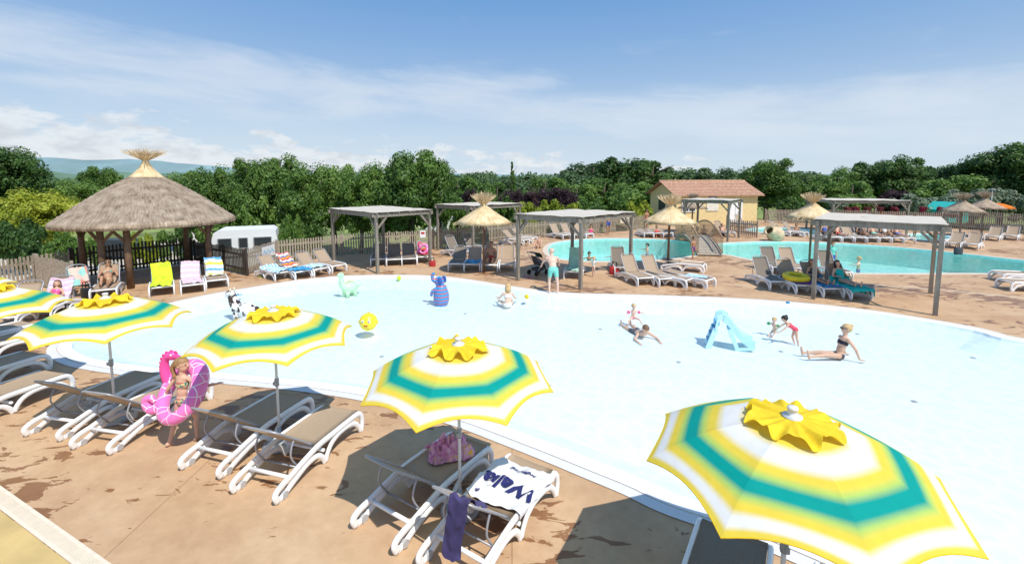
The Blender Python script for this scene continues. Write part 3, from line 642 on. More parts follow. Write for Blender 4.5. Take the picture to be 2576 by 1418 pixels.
mb=MB(); mb.tube([(-.42,Dp/2,rh+.13),(Lh+.42,Dp/2,rh+.13)],.11,10); mb.build('ridge_cap',M('ridge_tile',(.55,.32,.2),.85,.3,4),rf)
mb=MB(); mb.beam((-.4,-.36,eh-.14),(Lh+.4,-.36,eh-.14),.09,.1); mb.build('gutter',M('gutter',(.45,.25,.15),.6),hs)
mb=MB(); mb.box((5.95,-.03,1.15),(1.5,.07,2.3)); dr=mb.build('door',m_white,hs)
mb=MB(); mb.box((6.3,-.09,1.1),(.05,.05,.16)); mb.build('handle',m_grey,dr)
mb=MB(); mb.box((5.95,-.068,1.15),(.02,.01,2.25)); mb.build('door_gap',m_dark,dr)
mb=MB(); mb.box((1.2,-.03,1.7),(1.3,.06,.9)); wn=mb.build('window',M('window_dark',(.06,.07,.07),.15,.1),hs)
mb=MB()
for a_,b2_ in(((.52,-.05,1.22),(1.88,-.05,1.22)),((.52,-.05,2.18),(1.88,-.05,2.18)),((.54,-.05,1.2),(.54,-.05,2.2)),((1.86,-.05,1.2),(1.86,-.05,2.2)),((1.2,-.052,1.24),(1.2,-.052,2.16))): mb.beam(a_,b2_,.07,.07)
mb.build('frame',m_white,wn)
mb=MB(); mb.box((3.6,-.03,1.7),(1.2,.06,.9)); wn2=mb.build('window',M('shutter_cream',(.75,.72,.62),.6),hs)
mb=MB(); mb.ell((3.6,-.06,2.42),(.42,.03,.2)); osn=mb.build('oval_sign',M('sign_blue',(.12,.25,.5),.5),hs)
mb=MB(); mb.ell((3.6,-.085,2.42),(.3,.02,.11)); mb.build('sign_face',m_white,osn)
mb=MB(); mb.box((-.03,2.6,1.7),(.06,1.2,1.0)); mb.build('window',MATS['window_dark'],hs)
# ---------------------------------------------------------------- footbridge
A2=P(1786,645); B2=P(1722,603); dv_=(B2-A2); Lb=dv_.length
br=thing('footbridge','arched wooden footbridge with slatted railings over the turquoise pool','bridge',(A2.x,A2.y,0),math.atan2(dv_.y,dv_.x))
m_brw=M('bridge_timber',(.34,.22,.13),.8,.25,8,.2,40)
def bz(s): return .08+.62*math.sin(pi*min(1,max(0,s)))
mb=MB(); K=34
for i in range(K):
    s0=i/K; s1=(i+.86)/K; mb.beam((s0*Lb,0,bz(s0)),(s1*Lb,0,bz(s1)),1.3,.05)
mb.build('deck',m_fence,br)
for sd_ in(-.62,.62):
    mb=MB(); mb.tube([(s/20*Lb,sd_,bz(s/20)+.95) for s in range(21)],.045,6); mb.tube([(s/20*Lb,sd_,bz(s/20)+.15) for s in range(21)],.04,6)
    for i in range(30): s=i/29; mb.box((s*Lb,sd_,bz(s)+.54),(.05,.025,.84))
    mb.build('railing',m_brw,br)
    mb=MB(); mb.tube([(s/20*Lb,sd_*.9,bz(s/20)-.12) for s in range(21)],.09,6); mb.build('arch_beam',m_brw,br)
# ---------------------------------------------------------------- loungers
def curve(pts,k=5):
    pts=[Vector(p) for p in pts]; out=[]; n=len(pts)
    for i in range(n-1):
        p0=pts[max(i-1,0)];p1=pts[i];p2=pts[i+1];p3=pts[min(i+2,n-1)]
        for j in range(k): t=j/k; out.append(.5*((2*p1)+(p2-p0)*t+(2*p0-5*p1+4*p2-p3)*t*t+(3*p1-p0-3*p2+p3)*t**3))
    out.append(pts[-1]); return out
HX=1.0; SZ=.365; BL=.80
def lounger_proto(ang,sl):
    t=thing('sun_lounger','x','sun lounger')
    def panel(mb,a,b,w,sag,th=.012,nx=8,ny=6):
        a=Vector(a);b=Vector(b);d=b-a; up=V(-d.z,0,d.x).normalized(); vs=[]
        for k_ in (0,1):
            for i in range(nx+1):
                for j in range(ny+1):
                    u=i/nx; v=j/ny; s_=sag*math.sin(pi*v)*(.4+.6*math.sin(pi*u)); p=a+d*u; vs.append(p+V(0,(v*2-1)*w,0)-up*(s_+k_*th))
        q=(nx+1)*(ny+1); fs=[(i*(ny+1)+j,(i+1)*(ny+1)+j,(i+1)*(ny+1)+j+1,i*(ny+1)+j+1) for i in range(nx) for j in range(ny)]
        fs+=[tuple(q+k for k in reversed(f)) for f in fs]
        for i in range(nx): fs+=[(i*(ny+1),(i+1)*(ny+1),q+(i+1)*(ny+1),q+i*(ny+1)),(i*(ny+1)+ny,q+i*(ny+1)+ny,q+(i+1)*(ny+1)+ny,(i+1)*(ny+1)+ny)]
        for j in range(ny): fs+=[(j,q+j,q+j+1,j+1),(nx*(ny+1)+j,nx*(ny+1)+j+1,q+nx*(ny+1)+j+1,q+nx*(ny+1)+j)]
        mb.add(vs,fs,0,True)
    mb=MB(); panel(mb,(-.02,0,SZ+.012),(.99,0,SZ+.006),.325,.02); mb.build('seat_sling',sl,t)
    ca,sa=math.cos(ang),math.sin(ang); top=V(HX+BL*ca,0,SZ+BL*sa)
    mb=MB(); panel(mb,(HX+.01,0,SZ+.012),top,.285,.02); mb.build('backrest_sling',sl,t)
    mb=MB(); e=V(ca,0,sa)
    path=[V(HX,.3,SZ),V(HX,.3,SZ)+e*.6,V(HX,.29,SZ)+e*.78,V(HX,.2,SZ)+e*.85,V(HX,0,SZ)+e*.87,V(HX,-.2,SZ)+e*.85,V(HX,-.29,SZ)+e*.78,V(HX,-.3,SZ)+e*.6,V(HX,-.3,SZ)]
    mb.tube(curve(path,4),.016,7); mb.build('backrest_frame',m_grey,t)
    for s_ in(-1,1):
        q=V(HX,s_*.29,SZ)+e*.45; mb=MB(); mb.tube(curve([q,V(q.x+.08,s_*.3,q.z*.55+.09),V(q.x-.06,s_*.3,.2)],4),.013,6); mb.build('support_strut',m_grey,t)
    mb=MB(); q=V(HX,0,SZ)+e*.45; mb.tube([(q.x-.06,-.3,.2),(q.x-.06,.3,.2)],.012,6); mb.build('adjuster_bar',m_grey,t)
    for s_ in(-1,1):
        y=s_*.355; mb=MB()
        mb.tube(curve([(-.055,y,.0),(-.085,y,.12),(-.07,y,.25),(.02,y,.335),(.25,y,.345),(.6,y,.345),(.95,y,.34),(1.25,y,.285),(1.5,y,.225),(1.68,y,.19),(1.77,y,.13),(1.73,y,.03)],5),.047,10,sq=.6)
        mb.tube(curve([(-.045,y,.012),(.03,y,.14),(.14,y,.235),(.32,y,.275),(.52,y,.27),(.68,y,.21),(.77,y,.11),(.82,y,.012)],5),.043,10,sq=.58)
        mb.tube(curve([(.83,y,.012),(.89,y,.12),(1.0,y,.2),(1.2,y,.2),(1.45,y,.12),(1.62,y,.05),(1.73,y,.03)],5),.043,10,sq=.58)
        mb.build('side_frame',m_white,t)
        mb=MB(); mb.tube([(1.62,y-.025,.05),(1.62,y+.025,.05)],.05,14); mb.build('wheel',m_wheel,t)
    for x_,z_,r_ in((-.03,.325,.03),(.84,.2,.026),(1.5,.205,.026)): mb=MB(); mb.tube([(x_,-.35,z_),(x_,.35,z_)],r_,8); mb.build('crossbar',m_white,t)
    return t
A40=R_(40);A55=R_(55);A8=R_(6)
LP={}
for a in(A40,A55,A8):
    for k in('t','d'): LP[(a,k)]=None
def lounger(p,hd,label,a=A40,k='t',group='sun loungers around the pools'):
    rz=math.atan2(hd[1],hd[0]); loc=(p[0],p[1],0)
    if LP[(a,k)] is None:
        t=lounger_proto(a,m_taupe if k=='t' else m_dksling); t.location=loc; t.rotation_euler=(0,0,rz); t['label']=label; t['group']=group; LP[(a,k)]=t
    else: t=dup(LP[(a,k)],loc,rz,label,group)
    return (Vector(loc),rz,a)
def towel(L_,s0,s1,w,mat,label,y0=0,seed=0,name='towel',crump=.012,drop=0):
    loc,rz,a=L_; t=MB(); nx=40; ny=24; vs=[];uv=[]
    for i in range(nx+1):
        for j in range(ny+1):
            u=i/nx; v=j/ny; s=s0+(s1-s0)*u; y=y0+(v-.5)*w+ .03*math.sin(u*5+seed); s2=s+.03*math.sin(v*6+seed*2)
            x,z=(s2,SZ+.03) if s2<HX else (HX+math.cos(a)*(s2-HX),SZ+.03+math.sin(a)*(s2-HX))
            if s2>HX: x-=math.sin(a)*.012
            lim=.40
            if abs(y)>lim: z-=abs(y)-lim; sg=1 if y>0 else -1; y=sg*(lim+.012+.02*noise.noise(V(s*6,seed,z)))
            if s2<-.1: z-=(-.1-s2); x=-.13
            if s2>HX+.9: ov=s2-HX-.9; x=HX+math.cos(a)*.9+.03+.1*ov; z=SZ+.04+math.sin(a)*.9-ov
            n_=noise.noise(V(s*7+seed,y*9,seed))*crump*2+abs(noise.noise(V(s*3,y*4+seed,2)))*crump*1.5
            vs.append(V(x-math.sin(a)*n_*(s2>HX),y,max(.01,z+n_))); uv.append((u,v))
    t.add(vs,[(i*(ny+1)+j,(i+1)*(ny+1)+j,(i+1)*(ny+1)+j+1,i*(ny+1)+j+1) for i in range(nx) for j in range(ny)],0,True,uv)
    o=t.build(name,mat); o.location=loc; o.rotation_euler=(0,0,rz); tag(o,label,'towel'); return o
def nv(x,y): return V(x,y,0).normalized()
h3=nv(-.55,-.84); h2=nv(-.29,-.957); h1=nv(-.2,-.98)
L1=lounger((-.64,6.39),h3,'foreground lounger with a crumpled pink towel, left of the third umbrella pole')
L2=lounger((.26,5.84),h3,'foreground lounger under the white printed towel')
lounger((-3.93,7.8),h2,'empty lounger left of the second umbrella pole')
lounger((-2.88,7.3),h2,'empty lounger right of the second umbrella pole')
lounger((-7.25,8.73),h1,'empty lounger left of the first umbrella pole')
lounger((-6.13,8.37),h1,'empty lounger behind the girl with the pink float')
lounger((-9.12,8.73),nv(-.25,-.97),'lounger at the left edge next to the first umbrella shadow')
lounger((-10.6,9.75),nv(-.25,-.97),'lounger behind the one at the left edge')
lounger((-12.1,11.1),nv(-.3,-.95),'white framed lounger cut by the left edge, nearer of two')
lounger((-13.0,11.9),nv(-.3,-.95),'white framed lounger cut by the left edge, farther of two')
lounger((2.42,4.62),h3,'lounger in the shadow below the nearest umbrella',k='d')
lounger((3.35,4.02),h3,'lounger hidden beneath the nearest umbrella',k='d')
La=lounger(P(95,808),nv(-.35,.94),'lounger with a pink towel and a child at the left edge',A55)
Lb_=lounger(P(5,828),nv(-.35,.94),'lounger beside the pink towel one at the left edge',A55)
Lw=lounger(P(262,752),nv(-.55,.83),'lounger carrying the sunbathing woman near the gazebo',A55)
G=[lounger(P(x,y),nv(-.6,.8),f'{["left","middle","right"][i]} one of three towel covered loungers before the gazebo',A40) for i,(x,y) in enumerate([(408,744),(486,738),(547,725)])]
Bq=[lounger(P(x,y),nv(-.8,.6),f'{ORD[i]} lounger from the left in the row with blue towels by the picket fence',A40) for i,(x,y) in enumerate([(712,704),(762,701),(808,694),(852,685)])]
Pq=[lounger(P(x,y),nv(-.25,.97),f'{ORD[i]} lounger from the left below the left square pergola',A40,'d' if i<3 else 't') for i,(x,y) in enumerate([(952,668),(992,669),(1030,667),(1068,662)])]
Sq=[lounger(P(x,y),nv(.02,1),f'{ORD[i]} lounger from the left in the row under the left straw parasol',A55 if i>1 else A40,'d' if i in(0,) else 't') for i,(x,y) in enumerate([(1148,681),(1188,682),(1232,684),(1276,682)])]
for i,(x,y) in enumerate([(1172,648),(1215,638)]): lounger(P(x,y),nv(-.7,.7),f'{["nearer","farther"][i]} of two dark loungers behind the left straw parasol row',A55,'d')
for i,(x,y) in enumerate([(1322,616),(1344,610)]): lounger(P(x,y),nv(-.85,.5),f'{["nearer","farther"][i]} of two loungers between the two central pergolas',A40)
for i,(x,y) in enumerate([(1424,602),(1452,601),(1482,600)]): lounger(P(x,y),nv(-.6,.8),f'{ORD[i]} from the left of three loungers beyond the pool edge pergola',A55)
Lg=lounger(P(1440,702),nv(.25,.97),'lounger with a green towel beside the man in teal shorts',A55)
Ld=lounger(P(1566,691),nv(.05,1),'single dark lounger next to the red bag',A55,'d')
Rq=[lounger(P(x,y),nv(*h),f'{ORD[i]} lounger from the left in the row below the middle straw parasol',a) for i,(x,y,h,a) in enumerate([(1622,719,(-.25,.97),A55),(1676,721,(-.25,.97),A55),(1733,723,(-.65,.75),A8),(1783,724,(-.65,.75),A8)])]
lounger(P(1768,684),nv(-.85,.5),'flat lounger behind the row below the middle straw parasol',A8)
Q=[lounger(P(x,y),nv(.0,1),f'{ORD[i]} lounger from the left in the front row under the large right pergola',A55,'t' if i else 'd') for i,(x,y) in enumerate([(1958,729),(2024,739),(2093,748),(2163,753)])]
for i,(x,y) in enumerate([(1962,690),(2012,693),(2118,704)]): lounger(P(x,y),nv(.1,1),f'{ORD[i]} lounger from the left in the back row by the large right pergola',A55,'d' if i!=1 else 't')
for i,(x,y,h) in enumerate([(2395,625,(.8,.6)),(2440,627,(.8,.6)),(2495,606,(.8,.6)),(2540,604,(.8,.6))]): lounger(P(x,y),nv(*h),f'{ORD[i]} lounger from the left beside the grey straw parasols',A40)
for i,(x,y,h) in enumerate([(2510,706,(.9,-.2)),(2530,728,(.9,-.2))]): lounger(P(x,y),nv(*h),f'{["farther","nearer"][i]} of two loungers at the right edge beside the long channel',A8,'t')
FR=[lounger(P(2100+i*31,609+i*.4),nv(.0,1),f'{ORD[i]} lounger from the left in the distant row in front of the long pergola',A55,'d' if i%2 else 't') for i in range(7)]
for i,(x,y) in enumerate([(1990,594),(2025,596)]): lounger(P(x,y),nv(-.6,.8),f'{["left","right"][i]} one of two distant loungers beside the clay jar',A55,'t')
for i,(x,y) in enumerate([(1632,598),(1655,598),(1680,598)]): lounger(P(x,y),nv(-.1,1),f'{ORD[i]} distant lounger from the left of the middle straw parasol',A8)
for i,(x,y) in enumerate([(1838,596),(1885,573)]): lounger(P(x,y),nv(-.3,1),f'{["nearer","farther"][i]} lounger in front of the yellow pool house',A55)
m_navy=M('indigo_towel',(.065,.055,.16),.95,.3,6,.6,120)
m_wt=M('white_towel',(.80,.80,.82),.95,.04,9,.5,150); m_lime=M('lime_towel',(.58,.80,.03),.9,.25,5,.3,60); m_green=M('green_towel',(.36,.62,.48),.9,.1,5,.3,60)
m_teal=M('teal_towel',(.01,.45,.42),.9,.1,5,.3,60); m_blue=M('blue_towel',(.05,.30,.55),.9,.5,7,.3,60); m_purple=M('purple_towel',(.16,.05,.25),.9,.1,5); m_redt=M('red_towel',(.55,.08,.07),.9,.3,5)
m_pstr=ramp_mat('pink_striped_towel',[(0,(.80,.50,.60)),(.35,(.82,.76,.78)),(.6,(.55,.42,.65)),(.8,(.82,.55,.63))],'UV',0,7,rough=.9)
m_crown=ramp_mat('yellow_blue_towel',[(0,(.75,.8,.8)),(.3,(.85,.72,.1)),(.55,(.8,.82,.8)),(.8,(.15,.4,.65))],'UV',0,2,rough=.9,interp='CONSTANT')
m_multi=ramp_mat('multicolour_towel',[(0,(.7,.3,.05)),(.3,(.1,.15,.4)),(.5,(.8,.75,.6)),(.8,(.6,.1,.15))],'UV',0,3,rough=.9,interp='CONSTANT')
m_bstr=ramp_mat('blue_white_towel',[(0,(.1,.4,.65)),(.35,(.75,.8,.82)),(.6,(.15,.5,.7)),(.85,(.7,.75,.8))],'UV',1,3,rough=.9)
WC=.024
tw=towel(L2,.14,.96,.84,m_wt,'white towel with upside down dark blue lettering spread on a foreground lounger',y0=.03,seed=3,crump=WC)
def crumple(loc,r,mat,label,seed,h=.16,name='towel'):
    mb=MB(); nx,ny=40,40; vs=[]
    for i in range(nx+1):
        for j in range(ny+1):
            u=i/nx*2-1; v=j/ny*2-1; q=1-max(abs(u),abs(v))**2
            a=noise.noise(V(u*2.2+seed,v*2.2,1)); b=noise.noise(V(u*2.4,v*2.4+seed,5)); c=abs(noise.noise(V(u*3.4+seed,v*3.0,9)))
            vs.append(V(r[0]*(u*.85+a*.35),r[1]*(v*.85+b*.35),max(0.004,h*(q**.5)*(.35+1.5*c)+ .012*noise.noise(V(u*9,v*9,seed)))))
    mb.add(vs,[(i*(ny+1)+j,(i+1)*(ny+1)+j,(i+1)*(ny+1)+j+1,i*(ny+1)+j+1) for i in range(nx) for j in range(ny)],0,True)
    o=mb.build(name,mat); o.location=loc; tag(o,label,'towel'); return o
def onl(L_,x,y,z=0): loc,rz,a=L_; v=loc+zrot(rz)@V(x,y,0); return V(v.x,v.y,SZ+.015+z)
def pinkmix():
    m,nt,b=nm('pink_orange_towel'); N=nt.nodes; L=nt.links; tc=N.new('ShaderNodeTexCoord'); n=N.new('ShaderNodeTexNoise'); n.inputs['Scale'].default_value=6; n.inputs['Distortion'].default_value=1.5; L.new(tc.outputs['Object'],n.inputs[0])
    r=N.new('ShaderNodeValToRGB'); cr=r.color_ramp; cr.elements.new(.5); cr.elements.new(.6)
    for e,(p,c) in zip(cr.elements,((.3,(.58,.15,.33)),(.5,(.76,.34,.50)),(.6,(.78,.42,.54)),(.66,(.88,.46,.06)))): e.position=p; e.color=(*c,1)
    L.new(n.outputs[0],r.inputs[0]); L.new(r.outputs[0],b.inputs['Base Color']); b.inputs['Roughness'].default_value=.95; return m
o=crumple(onl(L1,.42,0),(.34,.27),pinkmix(),'crumpled pink and orange towel lying on a foreground lounger',4,.2); o.rotation_euler=(0,0,.4)
def text_mesh(body,size):
    cu=D.curves.new('t','FONT'); cu.body=body; cu.size=size; cu.align_x='CENTER'; cu.align_y='CENTER'; cu.resolution_u=3; cu.offset=.008*size/.2
    ob=D.objects.new('t',cu); COL.objects.link(ob); bpy.context.view_layer.update(); dg=bpy.context.evaluated_depsgraph_get(); me=D.meshes.new_from_object(ob.evaluated_get(dg)); D.objects.remove(ob); return me
def lettering(body,size,s,y,mat):
    me=text_mesh(body,size); bm=bmesh.new(); bm.from_mesh(me)
    bmesh.ops.subdivide_edges(bm,edges=bm.edges[:],cuts=1)
    for v in bm.verts:
        tx,ty=v.co.x,v.co.y; ss_=s+ty; yy=y-tx
        seed=3; n_=noise.noise(V(ss_*7+seed,yy*9,seed))*WC*2+abs(noise.noise(V(ss_*3,yy*4+seed,2)))*WC*1.5
        v.co=V(ss_,yy,SZ+.03+n_+.014)
    bm.to_mesh(me); bm.free(); me.materials.append(mat); o=D.objects.new('lettering',me); COL.objects.link(o); o.parent=tw
lettering('Wella',.32,.60,.03,M('navy_print',(.02,.025,.13),.8)); lettering('professional',.075,.29,.05,MATS['navy_print']); lettering('®',.08,.85,-.26,MATS['navy_print'])
towel(L2,1.45,2.55,.24,m_navy,'dark indigo towel hanging over the raised backrest of a foreground lounger',y0=.14,seed=6,crump=.022)
towel(La,.4,1.75,.6,m_pstr,'pink striped towel on the lounger at the left edge',seed=1)
towel(G[0],-.1,1.9,.62,m_lime,'lime green towel on the left lounger before the gazebo',seed=2,crump=.03)
towel(G[1],.0,1.88,.6,m_pstr,'pink and white striped towel on the middle lounger before the gazebo',seed=5,crump=.02)
towel(G[2],.7,1.9,.6,m_crown,'white towel with yellow and blue print on the right lounger before the gazebo',seed=8,crump=.02)
towel(Bq[0],-.1,1.2,.8,m_bstr,'blue and white towel on the leftmost lounger by the picket fence',seed=9,crump=.03)
towel(Bq[1],.8,1.85,.6,m_multi,'orange and navy patterned towel on the second lounger by the picket fence',seed=10,crump=.03)
towel(Bq[1],-.1,.7,.8,m_blue,'blue towel hanging off the second lounger by the picket fence',seed=11,crump=.03)
towel(Bq[2],.1,1.0,.7,m_bstr,'pale blue towel on the third lounger by the picket fence',seed=12,crump=.03)
towel(Pq[3],.3,1.3,.6,m_redt,'red towel below the pink float under the left square pergola',seed=13)
towel(Sq[1],-.1,.8,.66,m_blue,'blue towel on the second lounger under the left straw parasol',seed=14)
towel(Lg,-.1,1.9,.6,m_green,'soft green towel covering the lounger beside the man in teal shorts',seed=15)
towel(Rq[3],.1,.9,.6,m_bstr,'pale blue towel on the rightmost lounger below the middle straw parasol',seed=16)
towel(Q[1],-.1,1.0,.7,m_purple,'purple towel under the yellow swim ring',seed=17)
towel(Q[2],-.1,1.3,.7,m_blue,'blue towel on the third lounger under the large right pergola',seed=18)
towel(Q[3],-.2,1.2,1.1,m_teal,'teal towel spilling over the last lounger under the large right pergola',y0=-.15,seed=19,crump=.03)
# ---------------------------------------------------------------- striped umbrellas
YL=(.88,.68,.08); WH=(.88,.88,.85); TL=(.0,.36,.31); LI=(.46,.66,.16)
m_canopy=ramp_mat('striped_canopy',[(0,YL),(.30,YL),(.37,WH),(.46,WH),(.525,YL),(.56,YL),(.61,LI),(.655,TL),(.725,TL),(.77,LI),(.815,YL),(.845,YL),(.89,WH),(.935,WH),(.97,YL),(1.0,YL)],'UV',0,rough=.75,trans=.22)
def umbrella(loc,rot,label,s=1.0,zt=2.14):
    t=thing('striped_umbrella',label,'umbrella',(loc[0],loc[1],0),rot,'striped umbrellas along the paddling pool')
    R0=1.18*s; NT=22; NS=10
    def dr(q): return (.03*q+.40*q**2.15)*s
    def pt(tt,k,u):
        a0=k*pi/4; a1=(k+1)*pi/4; r=R0*tt; p=V(math.cos(a0),math.sin(a0),0)*(1-u)+V(math.cos(a1),math.sin(a1),0)*u
        b=4*u*(1-u); p=p*r*(1+.02*b*math.sin(pi*tt)-.05*b*(tt**8)); z=zt-dr(tt)-.014*b*math.sin(pi*min(1,tt))*s+.08*b*tt**5*s
        return V(p.x,p.y,z)
    mb=MB()
    for k in range(8):
        vs=[];uv=[]
        for i in range(NT+1):
            for j in range(NS+1): vs.append(pt(max(.02,i/NT),k,j/NS)); uv.append((i/NT,j/NS))
        mb.add(vs,[(i*(NS+1)+j,(i+1)*(NS+1)+j,(i+1)*(NS+1)+j+1,i*(NS+1)+j+1) for i in range(NT) for j in range(NS)],0,True,uv)
    can=mb.build('canopy',m_canopy,t)
    mb=MB(); mb.tube([pt(1,k,j/NS)-V(0,0,.004) for k in range(8) for j in range(NS)],.006*s,6,closed=True); mb.build('edge_trim',m_yel,can)
    mb=MB(); NA=144; NR=10; vs=[]; sd0=loc[0]
    for i in range(NR+1):
        q=i/NR
        for j in range(NA):
            a=2*pi*j/NA; w_=math.cos(8*a+.25*math.sin(3*a+sd0)); tip=(.5+.5*w_)**1.2
            r=(.05+(.26+.07*tip+.012*math.sin(5*a+sd0))*q)*s
            z=zt-dr(r/R0)+.022+(.02*(1-q)+.055*q*q*(.5-.5*w_)+.022*q*q*math.cos(16*a+.6+sd0)+.012*q*math.sin(11*a+2*sd0))*s
            z=max(z,zt-dr(r/R0)+.014)
            vs.append(V(r*math.cos(a),r*math.sin(a),z))
    mb.add(vs,[(i*NA+j,i*NA+(j+1)%NA,(i+1)*NA+(j+1)%NA,(i+1)*NA+j) for i in range(NR) for j in range(NA)],0,True)
    mb.build('ruffled_cap',m_yel,t)
    mb=MB(); mb.lathe([(.075*s,zt+.03),(.078*s,zt+.05),(.04*s,zt+.058),(.036*s,zt+.10),(.045*s,zt+.105),(.04*s,zt+.125),(.012*s,zt+.13)],20); mb.build('finial',m_pole,t)
    mb=MB(); mb.tube([(0,0,.0),(0,0,zt-.02)],.02,12); mb.build('pole',m_pole,t)
    mb=MB(); mb.lathe([(.03,.98),(.034,1.0),(.034,1.09),(.03,1.1)],12); mb.box((.045,0,1.04),(.05,.03,.05)); mb.build('pole_clamp',m_grey,t)
    for k in range(8):
        mb=MB(); mb.tube([pt(q,k,0)-V(0,0,.02) for q in(.05,.3,.6,.8,.98)],.008,5); a=k*pi/4; p=pt(.5,k,0)-V(0,0,.02); mb.tube([p,(.03*math.cos(a),.03*math.sin(a),zt-.42)],.007,5); mb.build('rib',m_pole,t)
    mb=MB(); mb.lathe([(.25,0),(.25,.04),(.2,.07),(.03,.08),(.028,.3)],24); mb.build('base',m_grey,t)
    return t
UM=[((2.36,3.66),'nearest and largest striped umbrella at the lower right'),((-.66,5.42),'striped umbrella in the middle above the pink towel'),((-3.68,6.85),'striped umbrella second from the left with its whole pole in view'),((-6.93,7.6),'striped umbrella left of the girl with the pink float'),((-9.85,8.35),'striped umbrella cut by the left edge'),((-12.6,9.9),'farthest striped umbrella, only a corner showing at the left edge')]
for i,(l,lb) in enumerate(UM): umbrella(l,R_([-104+8,-104,-100,-95,-90,-88][i]),lb,1.0 if i<5 else .95,2.17 if i==0 else 2.14)
# ---------------------------------------------------------------- people
def cap_(mb,a,b,ra,rb):
    a=Vector(a);b=Vector(b); mb.ell(a,ra,n=12,m=8); mb.ell(b,rb,n=12,m=8); d=(b-a)
    if d.length>1e-4: mb.tube([a,b],[ra,rb],12)
def person(label,loc,rz,h,pose,skin,hairm,hair='short',clothes=(),kid=0,vox=.014,face=False,cat='person',group=None,glasses=False,wide=1.0):
    S=h; hsz=1+.3*kid; pel=V(0,0,pose.get('pz',.52*S)); td=Vector(pose.get('torso',(0,0,1))).normalized(); sr=Vector(pose.get('sh',(1,0,0))); sr=(sr-td*sr.dot(td)).normalized()
    fw=td.cross(sr)
    tl=(.29-.01*kid)*S; neck=pel+td*tl
    bones=[]; mb=MB()
    Rt=Matrix((sr,fw,td)).transposed()
    W=wide
    mb.ell(pel+td*.0*S,(.088*S*W,.062*S*W,.075*S),Rt); mb.ell(pel+td*.09*S,(.074*S*W,.054*S*W,.09*S),Rt); mb.ell(pel+td*.19*S,(.092*S*W,.062*S*W,.095*S),Rt); mb.ell(pel+td*.245*S,(.098*S*W,.05*S*W,.05*S),Rt)
    bones.append(('torso',pel,neck,.075*S,.075*S))
    hu=(td+V(0,0,1)*1.2+Vector(pose.get('tilt',(0,0,0)))).normalized(); hc=neck+hu*(.032+.078*hsz)*S
    fd=Vector(pose.get('face',tuple(fw))); fd=(fd-hu*fd.dot(hu)*.8).normalized(); q=S*hsz; hs_=fd.cross(hu).normalized(); hu2=hs_.cross(fd); Rh=Matrix((hs_,fd,hu2)).transposed()
    cap_(mb,neck-td*.03*S,hc-hu*.03*S,.032*S,.03*S); bones.append(('neck',neck-td*.02*S,hc-hu*.05*S,.03*S,.03*S))
    mb.ell(hc+hu2*.012*q,(.054*q,.066*q,.062*q),Rh); mb.ell(hc-hu2*.03*q+fd*.014*q,(.042*q,.046*q,.045*q),Rh); bones.append(('head',hc,hc+hu2*.01*q,.066*q,.066*q))
    mb.ell(hc+fd*.066*q-hu2*.012*q,(.009*q,.013*q,.014*q),Rh,8,6)
    for s_ in(-1,1): mb.ell(hc+hs_*s_*.055*q-hu2*.01*q,(.007*q,.012*q,.018*q),Rh,8,6)
    for nm2,s_ in(('R',1),('L',-1)):
        ua,fa=[Vector(k).normalized() for k in pose.get('arm'+nm2,((.12*s_,0,-1),(.05*s_,.15,-1)))]
        sh=neck-td*.035*S+sr*s_*.098*S*W; el=sh+ua*.165*S; wr=el+fa*.145*S
        cap_(mb,sh,el,.0275*S*W,.021*S); cap_(mb,el,wr,.021*S,.0145*S); bones+= [('arm',sh,el,.027*S,.022*S),('fore',el,wr,.022*S,.015*S)]
        hd=Vector(pose.get('hand'+nm2,tuple(fa))).normalized(); side=hd.cross(V(0,0,1)); side=side.normalized() if side.length>.2 else sr.copy(); side=(side-hd*side.dot(hd)).normalized(); pn=hd.cross(side).normalized()
        Rp=Matrix((side,pn,hd)).transposed(); pc=wr+hd*.028*S; mb.ell(pc,(.023*S,.011*S,.03*S),Rp,10,8)
        curl=pn*pose.get('curl',.35)
        for k,(o_,l_) in enumerate(((-.017,.036),(-.006,.042),(.006,.039),(.017,.03))):
            r_=max(.0048*S,vox*.62); b0=pc+hd*.02*S+side*o_*S*1.15; b1=b0+(hd+side*o_*6).normalized()*l_*.55*S; b2_=b1+(hd+side*o_*4+curl).normalized()*l_*.5*S; cap_(mb,b0,b1,r_,r_); cap_(mb,b1,b2_,r_,r_*.85)
        tb=pc-side*.018*S*s_-hd*.008*S; cap_(mb,tb,tb+(hd*.7-side*s_*.7).normalized()*.032*S,.0062*S,.005*S)
        bones.append(('hand',wr,wr+hd*.09*S,.02*S,.02*S))
        th,sn=[Vector(k).normalized() for k in pose.get('leg'+nm2,((.03*s_,0,-1),(0,0,-1)))]
        hp=pel+sr*s_*.047*S*W-td*.01*S; kn=hp+th*.245*S; an=kn+sn*.235*S
        cap_(mb,hp,kn,.05*S*W,.031*S); cap_(mb,kn,an,.030*S,.019*S); mb.ell(kn+sn*.07*S-fw*.006*S,(.031*S,.031*S,.06*S),Matrix((sr,sn.cross(sr).normalized(),sn)).transposed() if sn.cross(sr).length>.1 else None,10,8)
        bones+=[('thigh',hp,kn,.05*S,.032*S),('shin',kn,an,.032*S,.02*S)]
        ft=Vector(pose['foot'+nm2]) if 'foot'+nm2 in pose else (fw if sn.z<-.75 else V(fw.x*.4,fw.y*.4,1))
        ft=(ft-sn*ft.dot(sn)*.9).normalized(); cap_(mb,an+sn*.012*S-ft*.018*S,an+ft*.06*S+sn*.022*S,.021*S,.017*S); cap_(mb,an+ft*.05*S+sn*.022*S,an+ft*.095*S+sn*.026*S,.019*S,.012*S); bones.append(('foot',an,an+ft*.1*S,.02*S,.015*S))
    t=thing('person',label,cat,loc,rz,group)
    o=mb.build('body',skin); md=o.modifiers.new('r','REMESH'); md.mode='VOXEL'; md.voxel_size=vox; md.use_smooth_shade=True
